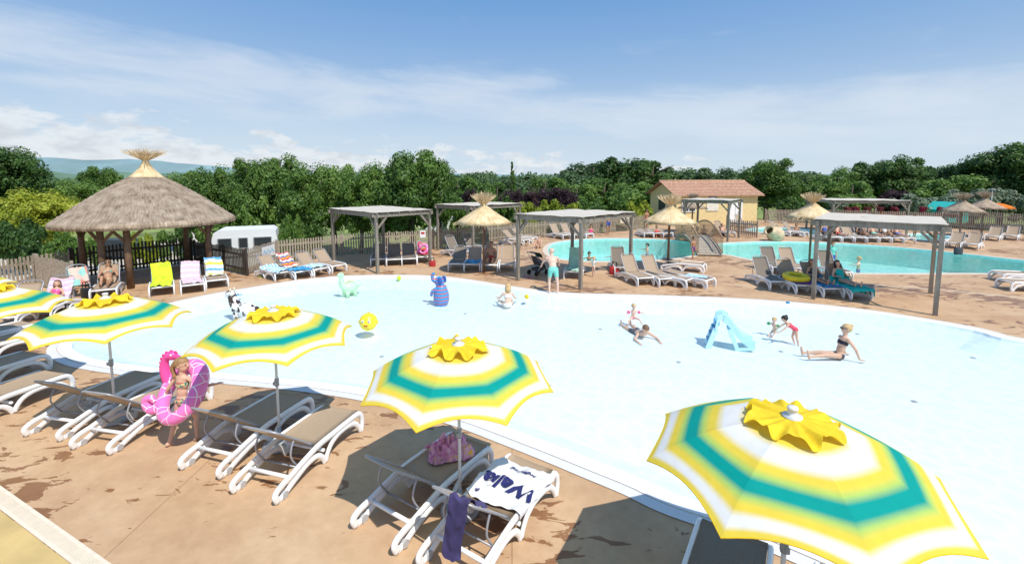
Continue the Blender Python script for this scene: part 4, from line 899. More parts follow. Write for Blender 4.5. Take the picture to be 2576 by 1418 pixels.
    m2=o.modifiers.new('s','SMOOTH'); m2.factor=.5; m2.iterations=2 if vox>.009 else 3
    bpy.context.view_layer.update(); dg=bpy.context.evaluated_depsgraph_get(); me=D.meshes.new_from_object(o.evaluated_get(dg)); D.objects.remove(o)
    me.materials.clear(); me.materials.append(skin)
    o=D.objects.new('body',me); COL.objects.link(o); o.parent=t
    nvv=len(me.vertices); co=np.empty(nvv*3); me.vertices.foreach_get('co',co); co=co.reshape(-1,3); no=np.array([v.normal[:] for v in me.vertices])
    best=np.full(nvv,1e9); bi=np.zeros(nvv,int); bt=np.zeros(nvv); names=[b[0] for b in bones]
    for i,(n_,a,b,ra,rb) in enumerate(bones):
        a=np.array(a);b=np.array(b);d=b-a; tt=np.clip(((co-a)@d)/max(1e-9,d@d),0,1); ds=np.linalg.norm(co-(a+tt[:,None]*d),axis=1)-(ra+(rb-ra)*tt); k=ds<best; best[k]=ds[k]; bi[k]=i; bt[k]=tt[k]
    bn=np.array(names)[bi]; ax_=np.array(td); ts=((co-np.array(pel))@ax_)/tl
    polys=[tuple(p.vertices) for p in me.polygons]
    for (cn,cm,rule) in clothes:
        if rule=='trunks': mk=((bn=='torso')&(ts<.16))|((bn=='thigh')&(bt<.62))
        elif rule=='briefs': mk=((bn=='torso')&(ts<.10))|((bn=='thigh')&(bt<.10))
        elif rule=='bra': mk=(bn=='torso')&(ts>.56)&(ts<.76)
        elif rule=='suit': mk=((bn=='torso')&(ts<.84))|((bn=='thigh')&(bt<.08))
        elif rule=='shirt': mk=((bn=='torso')&(ts>.05))|((bn=='arm')&(bt<.6))
        elif rule=='armband': mk=(bn=='arm')&(bt>.35)&(bt<.9)
        off=.007 if rule!='armband' else .03*S*1.2
        mp={};vs=[];fs=[]
        for p in polys:
            if all(mk[i] for i in p):
                f=[]
                for i in p:
                    if i not in mp: mp[i]=len(vs); vs.append(tuple(co[i]+no[i]*off))
                    f.append(mp[i])
                fs.append(tuple(f))
        if fs: c=MB(); c.add(vs,fs,0,True); c.build(cn,cm,t)
    if hair!='bald':
        hb=MB(); c=hc+hu2*.014*q-fd*.008*q; tmp=MB(); tmp.ell(c,(.061*q,.073*q,.067*q),Rh,20,14)
        keep=[]
        for f in tmp.f:
            m_=sum((Vector(tmp.v[i])-hc for i in f),Vector())/len(f); a=m_.dot(fd)/q; b=m_.dot(hu2)/q
            if (b>.028) or (a<-.005 and b>-.05) or (a<.012 and b>-.015 and hair!='short'): keep.append(f)
        hb.add([v for v in tmp.v],keep,0,True)
        if hair=='ponytail': cap_(hb,hc-fd*.068*q+hu2*.03*q,hc-fd*.085*q-hu2*.0*q,.018*q,.024*q); hb.tube(curve([hc-fd*.08*q+hu2*.01*q,hc-fd*.105*q-hu2*.05*q,hc-fd*.085*q-hu2*.12*q,hc-fd*.075*q-hu2*.16*q],4),[.024*q]*6+[.02*q]*5+[.012*q]+[.006*q],9)
        if hair=='long':
            for k in range(9): a=-1.5+3*k/8; s0=hc+hs_*math.sin(a)*.052*q-fd*math.cos(a)*.06*q; hb.tube([s0+hu2*.01*q,s0-hu2*.07*q,s0-hu2*.13*q+fd*.005*q],[.02*q,.019*q,.008*q],7)
        if hair=='bun': hb.ell(hc-fd*.06*q+hu2*.055*q,.027*q)
        hb.build('hair',hairm,t)
    if face:
        for s_ in(-1,1):
            e=MB(); e.ell(hc+fd*.057*q+hs_*s_*.021*q+hu2*.006*q,(.008*q,.006*q,.0045*q),Rh,8,6); e.build('eye',m_dark,t)
        e=MB(); e.ell(hc+fd*.058*q-hu2*.038*q,(.015*q,.006*q,.004*q),Rh,8,6); e.build('mouth',m_lip,t)
    if glasses:
        e=MB()
        for s_ in(-1,1): e.ell(hc+fd*.064*q+hs_*s_*.024*q+hu2*.006*q,(.021*q,.007*q,.015*q),Rh,10,6); e.tube([hc+fd*.055*q+hs_*s_*.042*q+hu2*.008*q,hc-fd*.01*q+hs_*s_*.06*q+hu2*.006*q],.003*q,5)
        e.build('sunglasses',m_dark,t)
    return t
m_tealc=M('teal_cloth',(.20,.62,.52),.8,.06,8)
def print_mat(name,c1,c2,c3,sc):
    m,nt,b=nm(name); N=nt.nodes; L=nt.links; tc=N.new('ShaderNodeTexCoord'); n=N.new('ShaderNodeTexVoronoi'); n.inputs['Scale'].default_value=sc; L.new(tc.outputs['Object'],n.inputs[0]); s=N.new('ShaderNodeSeparateColor'); L.new(n.outputs['Color'],s.inputs[0]); r=N.new('ShaderNodeValToRGB'); cr=r.color_ramp; cr.interpolation='CONSTANT'; cr.elements.new(.4)
    for e,(p,c) in zip(cr.elements,((0,c1),(.35,c2),(.7,c3))): e.position=p; e.color=(*c,1)
    L.new(s.outputs[0],r.inputs[0]); L.new(r.outputs[0],b.inputs['Base Color']); b.inputs['Roughness'].default_value=.8; return m
m_bik=print_mat('patterned_bikini',(.05,.25,.22),(.70,.62,.30),(.55,.14,.12),38); m_black=M('black_swimwear',(.02,.022,.035),.6); m_redc=M('coral_swimsuit',(.80,.08,.13),.7,.1,20); m_pinkc=M('pink_vinyl',(.85,.10,.30),.35,.05); m_grnc=M('green_vinyl',(.05,.50,.12),.35); m_bluec=M('blue_cloth',(.05,.12,.4),.8); m_grayc=M('charcoal_cloth',(.06,.06,.07),.8); m_redd=M('red_cloth',(.5,.04,.04),.8); m_whc=M('white_cloth',(.75,.75,.73),.8); m_purc=M('violet_print',(.2,.08,.25),.8,.6,20)
gp=P(466,1110); GH=1.40
pose=dict(torso=(0.02,.06,1),armR=((.75,.35,-.75),(.85,.45,.12)),armL=((-.55,-.25,-.85),(-.45,.1,-.75)),legR=((.22,.38,-1),(.08,-.12,-1)),legL=((-.16,-.12,-1),(-.05,-.40,-1)),face=(.95,.15,0),pz=.505*GH,curl=.6)
person('girl in a patterned bikini walking inside a pink inflatable ring',(gp.x,gp.y,0),R_(-14),GH,pose,m_skin,m_dblond,'ponytail',(('bikini_top',m_bik,'bra'),('bikini_bottom',m_bik,'briefs')),kid=.35,vox=.0075,face=True,wide=.84)
def pinkfloat_mat():
    m,nt,b=nm('pink_vinyl_scales'); N=nt.nodes; L=nt.links; tc=N.new('ShaderNodeTexCoord'); br=N.new('ShaderNodeTexVoronoi'); br.feature='DISTANCE_TO_EDGE'; br.inputs['Scale'].default_value=5.2; L.new(tc.outputs['Object'],br.inputs[0])
    r=N.new('ShaderNodeValToRGB'); r.color_ramp.interpolation='CONSTANT'; r.color_ramp.elements[0].color=(.92,.75,.84,1); r.color_ramp.elements[1].position=.03; r.color_ramp.elements[1].color=(.88,.20,.54,1); L.new(br.outputs['Distance'],r.inputs[0]); L.new(r.outputs[0],b.inputs['Base Color']); b.inputs['Roughness'].default_value=.2; b.inputs['Specular IOR Level'].default_value=.6; return m
m_pk=pinkfloat_mat(); m_mag=M('magenta_vinyl',(.80,.02,.22),.25,.05)
def seahorse(loc,rz,label,s=1.0,simple=False):
    t=thing('inflatable_seahorse',label,'pool float',loc,rz)
    Rx=Matrix.Rotation(R_(44),3,'X'); Ry=Matrix.Rotation(R_(-30),3,'Y')
    Rm=Ry@Rx
    mb=MB(); rM=.375*s
    pts=[Rm@V(rM*math.cos(a)*.95,rM*1.12*math.sin(a),0) for a in [i*2*pi/40 for i in range(40)]]
    rad=[s*(.110+.018*math.sin(i*2*pi/40+1.0)) for i in range(40)]
    mb.tube(pts,rad,18,closed=True); mb.build('ring',m_pk,t)
    tp=max(pts,key=lambda p:p.z-p.x*2.2)
    hp=[tp+V(0,0,0),tp+V(-.06,0,.12)*s,tp+V(-.09,0,.27)*s,tp+V(-.06,0,.40)*s,tp+V(.03,0,.47)*s,tp+V(.13,0,.43)*s]
    mb=MB(); c=curve(hp,5); mb.tube(c,[s*(.105-.048*min(1,i/14)) if i<18 else s*(.068-.004*(i-18)) for i in range(len(c))],14); mb.ell(hp[4]+V(.02,0,-.01)*s,(.09*s,.068*s,.076*s)); mb.tube([hp[4]+V(.06,0,-.02)*s,hp[4]+V(.16,0,-.05)*s,hp[4]+V(.20,0,-.045)*s],[.042*s,.027*s,.036*s],12); mb.build('neck_and_head',m_pinkc if simple else M('hot_pink_vinyl',(.87,.09,.36),.25,.04),t)
    mb=MB()
    for i,pnt in enumerate(c[2:24:2]):
        tg=(c[min(2+2*i+1,len(c)-1)]-pnt).normalized(); out=V(-tg.z,0,tg.x)
        mb.lathe([(.03*s,0),(.02*s,.018*s),(.0,.04*s)],8,pnt+out*.055*s,R=out.to_track_quat('Z','Y').to_matrix())
    mb.build('spikes',m_mag,t)
    for y in(-.065,.065): mb=MB(); mb.ell(hp[4]+V(.045,y,.02)*s,(.018*s,.01*s,.018*s)); mb.build('eye',m_white,t)
    lo=min(pts,key=lambda p:p.x*1.0+p.z*.6)
    mb=MB(); tl=[lo,lo+V(-.10,-.04,-.08)*s,lo+V(-.20,-.05,-.04)*s,lo+V(-.22,-.05,.07)*s,lo+V(-.13,-.06,.11)*s,lo+V(-.09,-.06,.04)*s]; c2=curve(tl,5); mb.tube(c2,[s*(.105-.07*i/len(c2)) for i in range(len(c2))],12); mb.build('tail',m_pk,t)
    return t
seahorse((gp.x+.0,gp.y-.0,.83),R_(0),'pink inflatable seahorse ring around the walking girl',1.0)
def onlp(L_,x,y=0): loc,rz,a=L_; v=loc+zrot(rz)@V(x,y,0); return (v.x,v.y,0),rz+pi/2
def recline(L_,label,h,skin,hm,hair,clothes,kneeup=False,kid=0,glasses=False,x=.92):
    lp,rz=onlp(L_,x); a=L_[2]+R_(3)
    legs=((.05,.85,.5),(.02,.75,-.66)) if kneeup else ((.05,1,.0),(.02,1,-.04))
    ps=dict(pz=SZ+.03+.062*h,torso=(0,-math.cos(a),math.sin(a)),legR=legs,legL=((-.05,1,.02),(-.02,1,-.05)),armR=((.35,.3,-.8),(-.2,.8,.1)),armL=((-.35,.3,-.8),(.2,.8,.1)))
    return person(label,lp,rz,h,ps,skin,hm,hair,clothes,kid=kid,vox=.013,glasses=glasses)
recline(Lw,'woman in sunglasses reclining on a lounger near the gazebo with one knee raised',1.68,m_skinT,m_brownh,'bun',(('bikini_top',m_bik,'bra'),('bikini_bottom',m_bik,'briefs')),True,glasses=True)
recline(La,'child in pink lying on the lounger at the left edge',1.2,m_skin,m_brownh,'long',(('swimsuit',m_pinkc,'suit'),),kid=.6)
recline(Q[2],'person in dark clothes lying on the blue towel under the large right pergola',1.6,m_skinT,m_brownh,'long',(('swimsuit',m_grayc,'suit'),))
recline(Q[3],'woman with dark hair lying on the teal towel under the large right pergola',1.6,m_skin,m_darkh,'long',(('swimsuit',m_teal,'suit'),))
recline(Sq[2],'sunbather lying flat under the left straw parasol',1.7,m_skinT,m_darkh,'short',(('trunks',m_redd,'trunks'),))
for i,(k,sk,cl) in enumerate([(0,m_skinT,m_bluec),(1,m_skin,m_redd),(3,m_skinT,m_grayc),(4,m_skin,m_tealc),(5,m_skinT,m_whc),(6,m_skin,m_bluec)]):
    recline(FR[k],f'distant sunbather on the {ORD[k]} lounger of the far row before the long pergola',1.65,sk,m_darkh if i%2 else m_blond,'short',(('swimsuit',cl,'trunks' if i%2 else 'suit'),),i%2==0)
mp_=P(1391,737)
person('man in teal swim shorts standing at the edge of the paddling pool',(mp_.x,mp_.y,0.02),R_(4),1.74,dict(torso=(-.04,.55,1),armL=((-.45,.6,-.7),(-.1,.8,-.6)),armR=((.45,.6,-.7),(.1,.8,-.5)),legL=((-.10,.16,-1),(-.02,-.25,-1)),legR=((.14,-.10,-1),(.02,-.12,-1)),face=(-.4,.8,-.5),pz=.5*1.74),m_skinP,m_brownh,'bald',(('swim_shorts',m_tealc,'trunks'),),vox=.011,wide=1.12)
bp_=P(1493,696)
person('toddler walking on the deck beside the green towel lounger',(bp_.x,bp_.y,0),R_(150),.85,dict(armL=((-.9,.3,-.2),(-.5,.8,0)),armR=((.9,.3,-.3),(.5,.8,0)),legL=((-.1,.3,-1),(0,-.1,-1))),m_skinP,m_blond,'short',(('shirt',m_whc,'shirt'),),kid=1.4,vox=.011)
FZ=-.36
q=P(1277,754,-.035)
person('woman with blond hair sitting in the water seen from behind near the pool edge',(q.x,q.y,-.32),R_(10),1.55,dict(pz=.12,torso=(.05,.18,1),legR=((.4,1,.12),(.1,.9,-.3)),legL=((-.3,1,.1),(-.1,1,-.2)),armR=((.5,.4,-.8),(.3,.8,-.3)),armL=((-.5,.4,-.8),(-.2,.8,-.1))),m_skinP,m_blond,'long',(('bikini_top',m_whc,'bra'),('bikini_bottom',m_whc,'briefs')),vox=.011)
q=P(1612,822,-.035)
person('adult lying low in the water in front of a toddler with pink armbands',(q.x,q.y+.35,FZ-.08),R_(190),1.6,dict(pz=.12,torso=(0,.85,.25),legR=((.15,-1,.0),(.05,-1,-.02)),legL=((-.15,-1,.0),(-.05,-1,-.02)),armR=((.65,.6,-.4),(-.1,1,-.1)),armL=((-.65,.6,-.4),(.1,1,-.1)),face=(0,1,.1)),m_skin,m_brownh,'short',(('trunks',m_grayc,'trunks'),),vox=.011)
q2=P(1603,806,-.035)
person('toddler with pink armbands sitting in the water just behind the adult',(q2.x,q2.y+.45,-.17),R_(180),.85,dict(pz=.10,torso=(0,.12,1),legR=((.6,.9,-.1),(.3,.3,-.6)),legL=((-.6,.9,-.1),(-.3,.3,-.6)),armR=((.9,.25,-.35),(.3,.8,-.3)),armL=((-.9,.25,-.35),(-.8,.5,.1)),face=(0,1,0)),m_skinP,m_blond,'short',(('armbands',m_pinkc,'armband'),('swim_pants',m_pinkc,'briefs')),kid=1.3,vox=.01,face=True)
q=P(1950,818,-.035)
person('toddler with green armbands floating next to the girl in coral',(q.x,q.y,FZ-.08),R_(120),.78,dict(pz=.26,torso=(0,.25,1),legR=((.1,.8,-.5),(0,.6,-.6)),legL=((-.1,.8,-.5),(0,.6,-.6)),armR=((.9,.5,-.1),(.3,.9,0)),armL=((-.9,.5,-.1),(-.3,.9,0))),m_skinP,m_blond,'short',(('armbands',m_grnc,'armband'),('shorts',m_tealc,'briefs')),kid=1.2,vox=.01)
q=P(2000,838,-.035)
person('small girl in a coral swimsuit bending forward in the shallow water',(q.x,q.y,FZ),R_(75),.98,dict(pz=.44,torso=(0,.85,.6),legR=((.12,.2,-1),(.0,-.35,-1)),legL=((-.12,-.1,-1),(0,-.25,-1)),armR=((.3,.7,-.7),(0,.7,-.6)),armL=((-.3,.7,-.7),(0,.7,-.6)),face=(.2,1,-.3)),m_skin,m_darkh,'bun',(('swimsuit',m_redc,'suit'),),kid=.8,vox=.009)
q=P(2112,872,-.035)
person('woman in a dark bikini and sunglasses sitting in the shallow water with legs stretched out',(q.x,q.y,FZ),R_(88),1.7,dict(pz=.125,torso=(.05,-.28,1),legR=((.10,1,.07),(.02,1,-.06)),legL=((-.16,1,.12),(-.02,1,-.12)),armR=((.25,-.55,-.9),(.1,-.3,-1)),armL=((-.25,-.6,-.9),(-.15,-.35,-1)),face=(.15,1,0),handR=(.1,-.9,-.2),handL=(-.2,-.9,-.2)),m_skin,m_blond,'bun',(('bikini_top',m_black,'bra'),('bikini_bottom',m_black,'briefs')),vox=.009,glasses=True,wide=.92)
BZ=-1.15
for i,(x,y,h,z,sk,hm,l) in enumerate([(1482,648,1.42,BZ,m_skinT,m_darkh,'swimmer showing only head and shoulders at the left of the turquoise pool'),(1547,645,1.45,BZ,m_skin,m_brownh,'swimmer near the dark lounger in the turquoise pool'),(1628,628,1.48,BZ,m_skin,m_darkh,'swimmer in the middle of the turquoise pool, near its far side'),(2160,663,1.45,BZ,m_skinP,m_blond,'blond child standing chest deep behind the right pergola')]):
    q=P(x,y,-.06); person(l,(q.x,q.y,z),R_(170-40*i),h,dict(armR=((.8,.4,-.3),(.2,.9,0)),armL=((-.8,.4,-.3),(-.2,.9,0))),sk,hm,'short',(('trunks',m_bluec,'trunks'),),kid=.3,vox=.016)
q=P(2093,648,-.06); person('child in a teal swim shirt standing in the turquoise pool by the right straw parasol',(q.x,q.y,-.75),R_(160),1.55,dict(armR=((.5,.5,-.6),(0,.8,.2))),m_skin,m_brownh,'short',(('swim_shirt',m_tealc,'shirt'),('trunks',m_bluec,'trunks')),kid=.3,vox=.015)
FP=[(1743,652,1.2,m_skinT,m_darkh,m_purc,'trunks','boy with dark hair standing at the near end of the footbridge',200,'stand'),
(1355,624,1.5,m_skin,m_brownh,m_grayc,'briefs','person sitting at the left end of the turquoise pool',150,'sit'),
(1486,594,1.65,m_skinT,m_darkh,m_pinkc,'suit','person in pink sitting by the centre fence',170,'sit'),
(1530,588,1.7,m_skinT,m_brownh,m_bluec,'trunks','person in blue trunks standing by the centre fence',190,'stand'),
(1626,576,1.7,m_skinT,m_darkh,m_redd,'trunks','person standing at the corner of the pool house',200,'stand'),
(1770,594,1.6,m_skinT,m_blond,m_redd,'suit','leftmost person sitting in the group right of the footbridge',160,'sit'),
(1797,594,1.6,m_skinT,m_darkh,m_redd,'trunks','middle person sitting in the group right of the footbridge',190,'sit'),
(1818,592,1.65,m_skin,m_brownh,m_grayc,'trunks','rightmost person sitting in the group right of the footbridge',210,'sit'),
(1652,596,1.6,m_skinT,m_darkh,m_redc,'suit','person sitting on the deck behind the middle straw parasol',180,'sit'),
(1716,598,1.65,m_skinT,m_darkh,m_redd,'trunks','person in red sitting left of the footbridge',170,'sit'),
(2002,592,1.65,m_skinT,m_brownh,m_bluec,'trunks','person sitting beside the clay jar',150,'sit'),
(2300,598,1.7,m_skinT,m_brownh,m_redc,'trunks','person standing in the small splash pool at the right',170,'stand'),
(2138,580,1.65,m_skin,m_darkh,m_whc,'shirt','person sitting far back behind the distant loungers',180,'sit'),
(2215,581,1.65,m_skinT,m_darkh,m_grayc,'trunks','person walking behind the distant loungers',120,'stand')]
for x,y,h,sk,hm,cl,ru,l,rz,po in FP:
    q=P(x,y); ps=dict(legR=((.08,.25,-1),(0,-.1,-1)),legL=((-.08,-.15,-1),(0,-.2,-1)),armR=((.3,.1,-1),(.1,.5,-.8))) if po=='stand' else dict(pz=.1,torso=(0,-.15,1),legR=((.2,.8,.65),(.05,.45,-.9)),legL=((-.2,.8,.65),(-.05,.45,-.9)),armR=((.3,.6,-.6),(-.1,.8,.1)),armL=((-.3,.6,-.6),(.1,.8,.1)))
    person(l,(q.x,q.y,0),R_(rz),h,ps,sk,hm,'short',(('swimwear',cl,ru),),vox=.018)
# ---------------------------------------------------------------- pool toys and play figures
q=P(1824,844,-.035); m_lb=M('pale_blue_plastic',(.50,.79,.89),.35,.04); m_sb=M('step_blue',(.08,.38,.60),.4)
sl=thing('water_slide','small pale blue plastic slide standing in the paddling pool','slide',(q.x,q.y,FZ),R_(-18)); sl.scale=(.72,.72,.76)
for s_ in(-.27,.27):
    mb=MB(); pts=[(-.62,-.25,0),(-.36,-.1,.75),(-.30,.0,1.12),(-.12,.1,1.2),(.08,.1,1.1)]
    for a_,b2_ in zip(pts,pts[1:]): mb.beam(V(a_[0],s_+a_[1]*.3,a_[2]),V(b2_[0],s_+b2_[1]*.3,b2_[2]),.07,.18)
    mb.build('ladder_side',m_lb,sl)
for i in range(4): mb=MB(); z=.3+.22*i; mb.box((-.56+.08*i,0,z-.06),(.16,.48,.13)); mb.build('step',m_sb,sl)
mb=MB(); vs=[]
prof=[(-.12,1.12),(.05,1.02),(.25,.78),(.45,.54),(.65,.38),(.82,.28),(.98,.24)]
cr_=curve([(a,0,b) for a,b in prof],4)
for p in cr_:
    for y,z in((-.30,.17),(-.27,.18),(-.24,.02),(-.1,-.02),(.1,-.02),(.24,.02),(.27,.18),(.30,.17),(.28,-.14),(-.28,-.14)): vs.append(V(p.x,y,p.z+z))
n=10; fs=[(i*n+j,i*n+(j+1)%n,(i+1)*n+(j+1)%n,(i+1)*n+j) for i in range(len(cr_)-1) for j in range(n)]; fs+=[tuple(range(n)),tuple((len(cr_)-1)*n+j for j in range(n))]
mb.add(vs,fs); mb.build('chute',m_lb,sl)
for s_ in(-.27,.27): mb=MB(); mb.beam((.42,s_,0),(.12,s_,.75),.06,.14); mb.beam((.42,s_,.06),(.95,s_,.14),.05,.1); mb.build('support_leg',m_lb,sl)
def spot_mat(name,c1,c2,sc,thr):
    m,nt,b=nm(name); N=nt.nodes; L=nt.links; tc=N.new('ShaderNodeTexCoord'); n=N.new('ShaderNodeTexNoise'); n.inputs['Scale'].default_value=sc; n.inputs['Detail'].default_value=1; L.new(tc.outputs['Object'],n.inputs[0]); r=N.new('ShaderNodeValToRGB'); r.color_ramp.interpolation='CONSTANT'; r.color_ramp.elements[0].color=(*c1,1); r.color_ramp.elements[1].position=thr; r.color_ramp.elements[1].color=(*c2,1); L.new(n.outputs[0],r.inputs[0]); L.new(r.outputs[0],b.inputs['Base Color']); b.inputs['Roughness'].default_value=.3; return m
m_cow=spot_mat('brown_patches',(.80,.79,.76),(.05,.03,.025),5,.52)
q=P(604,782,-.035); t=thing('play_cow','white play animal with dark brown patches standing in the water','play figure',(q.x,q.y,FZ),R_(-15)); t.scale=(.95,.95,.92)
mb=MB(); mb.ell((.28,0,.42),(.5,.24,.25)); mb.tube(curve([(-.08,0,.42),(-.24,0,.68),(-.30,0,.86)],4),[.2,.19,.18,.17,.16,.15,.14,.14,.14],12); mb.ell((-.36,0,.94),(.19,.12,.13)); mb.ell((-.50,0,.88),(.09,.09,.08)); mb.build('body',m_cow,t)
for s_ in(-1,1):
    mb=MB(); mb.ell((-.27,s_*.17,1.0),(.04,.1,.05)); mb.build('ear',m_cow,t); mb=MB(); mb.lathe([(.035,0),(.025,.07),(.005,.13)],8,(-.28,s_*.08,1.05)); mb.build('horn',m_cream,t); mb=MB(); mb.ell((-.44,s_*.10,.99),.022); mb.build('eye',m_dark,t)
for x in(-.02,.6):
    for s_ in(-.15,.15): mb=MB(); mb.tube([(x,s_,0),(x,s_,.35)],[.07,.09],10); mb.build('leg',m_cow,t)
m_bst=ramp_mat('blue_red_stripes',[(0,(.06,.30,.68)),(.55,(.06,.30,.68)),(.6,(.6,.12,.10)),(.85,(.6,.12,.10)),(.9,(.06,.30,.68))],'Object',2,7,rough=.3,interp='CONSTANT')
q=P(1110,745,-.035); t=thing('play_elephant','blue and red striped play figure rising from the water near the far edge','play figure',(q.x,q.y,FZ),R_(-20)); t.scale=(.78,.78,.88)
mb=MB(); mb.lathe([(.28,.0),(.36,.2),(.36,.45),(.30,.65),(.22,.82),(.1,.9)],24); mb.ell((-.08,-.02,.98),(.24,.2,.22)); mb.tube(curve([(-.2,-.05,1.0),(-.36,-.08,1.05),(-.4,-.1,1.22),(-.3,-.1,1.34)],4),[.11,.105,.1,.095,.09,.085,.08,.075,.07,.065,.06,.055,.05],12); mb.build('body',m_bst,t)
for s_ in(-1,1):
    mb=MB(); mb.ell((.05,s_*.2,1.05),(.13,.04,.15)); mb.build('ear',m_bluec,t); mb=MB(); mb.tube(curve([(-.1,s_*.22,.72),(-.3,s_*.28,.6),(-.38,s_*.25,.42)],3),[.09,.085,.08,.075,.07,.065,.06],10); mb.build('leg',m_bst,t); mb=MB(); mb.ell((-.24,s_*.15,1.06),.03); mb.build('eye',m_white,t)
q=P(872,726,-.035); m_gr=M('mint_plastic',(.50,.80,.52),.35,.08); t=thing('play_dinosaur','mint green long necked play figure in the pool below the left pergola','play figure',(q.x,q.y,FZ),R_(50)); t.scale=(.72,.72,.84)
mb=MB(); mb.ell((.18,0,.42),(.46,.28,.26)); mb.tube(curve([(-.1,0,.45),(-.27,0,.65),(-.28,0,.9),(-.25,0,1.0)],4),[.2,.18,.165,.15,.14,.13,.12,.12,.11,.11,.11,.11,.11],12); mb.ell((-.32,0,1.06),(.19,.12,.12)); mb.tube(curve([(.5,0,.42),(.75,0,.45),(.9,0,.6)],4),[.16,.14,.12,.1,.08,.06,.05,.04,.03],10); mb.build('body',m_gr,t)
for s_ in(-1,1): mb=MB(); mb.ell((-.36,s_*.1,1.12),.03); mb.build('eye',m_dark,t)
for i in range(5): mb=MB(); mb.lathe([(.04,0),(.02,.05),(0,.1)],8,(-.08+.12*i,0,.64+.05*math.sin(i*.8))); mb.build('back_spike',m_yel,t)
for x in(-.05,.4):
    for s_ in(-.18,.18): mb=MB(); mb.tube([(x,s_,0),(x,s_,.3)],[.09,.1],10); mb.build('foot',m_gr,t)
q=P(927,822,-.035); t=thing('play_fish','round yellow fish shaped play ball floating in the water','play figure',(q.x,q.y,-.06),R_(0)); t.scale=(.88,.88,.88)
m_ys=spot_mat('yellow_spots',(.88,.70,.03),(.75,.45,.05),12,.70)
mb=MB(); mb.ell((0,0,.2),(.29,.29,.29),n=24,m=16); mb.build('body',m_ys,t)
for s_ in(-1,1): mb=MB(); mb.ell((s_*.1,-.25,.28),(.05,.03,.05)); e=mb.build('eye',m_white,t); mb=MB(); mb.ell((s_*.1,-.28,.28),(.02,.012,.02)); mb.build('pupil',m_dark,e); mb=MB(); mb.ell((s_*.29,0,.2),(.04,.05,.05)); mb.build('fin',m_yel,t)
mb=MB(); mb.ell((0,.05,.48),(.03,.08,.03)); mb.build('top_fin',m_yel,t); mb=MB(); mb.ell((0,-.28,.15),(.07,.02,.025)); mb.build('mouth',m_redd,t)
p_=onl(Pq[3],.7,0); seahorse((p_.x,p_.y,.62),R_(10),'hot pink inflatable resting on the loungers under the left pergola',.6,True)
p_=onl(Q[1],.55,0); mb=MB(); mb.tube([(.36*math.cos(a),.36*math.sin(a),0) for a in [i*2*pi/32 for i in range(32)]],.11,14,closed=True); o=mb.build('swim_ring',M('yellow_vinyl',(.85,.65,.02),.25,.05)); o.location=(p_.x,p_.y,SZ+.15); o.rotation_euler=(R_(5),0,0); tag(o,'large yellow swim ring lying on the purple towel','swim ring')
def bag(p,mat,label,s=1.0,rz=0):
    t=thing('bag',label,'bag',p,rz); mb=MB(); mb.lathe([(.17*s,0),(.19*s,.03*s),(.2*s,.2*s),(.19*s,.30*s),(.17*s,.33*s)],14,jit=.03,R=Matrix.Diagonal((1,.5,1))); mb.build('bag_body',mat,t)
    for y in(-.06,.06): mb=MB(); mb.tube(curve([(-.1*s,y,.31*s),(-.07*s,y,.5*s),(.07*s,y,.5*s),(.1*s,y,.31*s)],5),.012*s,6); mb.build('handle',m_dark,t)
    return t
bag(P(222,752),m_dark,'black bag on the ground beside the sunbathing woman',1.2)
bag(P(1545,690),m_redd,'red bag standing next to the dark lounger',1.1); bag(P(150,790),m_dark,'dark bag with toys near the left edge lounger',1.1); bag(P(1088,670),m_redd,'small red bag beside the pink float loungers',.8); bag(P(2410,640),m_grayc,'grey bag near the grey straw parasols',1.2)
p_=P(205,748); t=thing('folded_lounger','folded upright lounger draped with coral and mint towels beside the gazebo post','sun lounger',(p_.x,p_.y,0),R_(60)); mb=MB(); mb.tube(curve([(-.28,0,0),(-.28,.12,.6),(-.24,.22,1.1),(.24,.22,1.1),(.28,.12,.6),(.28,0,0)],4),.022,8); mb.build('frame',m_grey,t)
mb=MB(); mb.add([V(-.25+.5*i/8,.05+.16*j/8+.02*math.sin(i*1.3)-.03,.45+.62*j/8) for i in range(9) for j in range(9)],[(i*9+j,(i+1)*9+j,(i+1)*9+j+1,i*9+j+1) for i in range(8) for j in range(8)],0,True); mb.build('draped_towel',print_mat('coral_mint_towel',(.80,.30,.22),(.35,.70,.62),(.82,.60,.50),4),t)
for x,y,r,m_,l,z in [(1004,700,.09,m_lime,'small lime ball floating near the far pool edge',0),(1325,747,.08,m_yel,'small yellow toy floating beside the sitting woman',0),(1982,764,.06,m_blue,'tiny blue toy on the far pool edge',.03)]:
    q=P(x,y); mb=MB(); mb.ell((0,0,r*.6),r,n=16,m=12); o=mb.build('ball',m_); o.location=(q.x,q.y,z-.03); tag(o,l,'ball')
def flipflop(p,rz,mat,label):
    t=thing('flip_flop',label,'sandal',(p.x,p.y,.0),rz); mb=MB(); vs=[]; n=16
    for z in(.004,.022):
        for i in range(n): a=2*pi*i/n; vs.append(V(.12*math.cos(a),.045*math.sin(a)*(1+.25*math.cos(a)),z))
    mb.add(vs,[tuple(reversed(range(n))),tuple(range(n,2*n))]+[(i,(i+1)%n,n+(i+1)%n,n+i) for i in range(n)]); mb.build('sole',mat,t)
    mb=MB(); mb.tube(curve([(-.01,.045,.02),(.02,.02,.05),(.06,0,.03),(.02,-.02,.05),(-.01,-.045,.02)],3),.006,5); mb.build('strap',m_dark,t)
for i,(x,y,m_,w_) in enumerate([(648,694,m_lime,'lime'),(660,698,m_lime,'lime'),(1320,694,m_pinkc,'pink'),(1332,700,m_pinkc,'pink'),(600,742,m_blue,'blue')]): flipflop(P(x,y),i*.9,m_,f'{"left" if i%2==0 else "right"} {w_} flip flop lying on the deck')
q=P(1352,690); t=thing('stroller','dark folding baby stroller parked under the pool edge pergola','stroller',(q.x,q.y,0),R_(40))
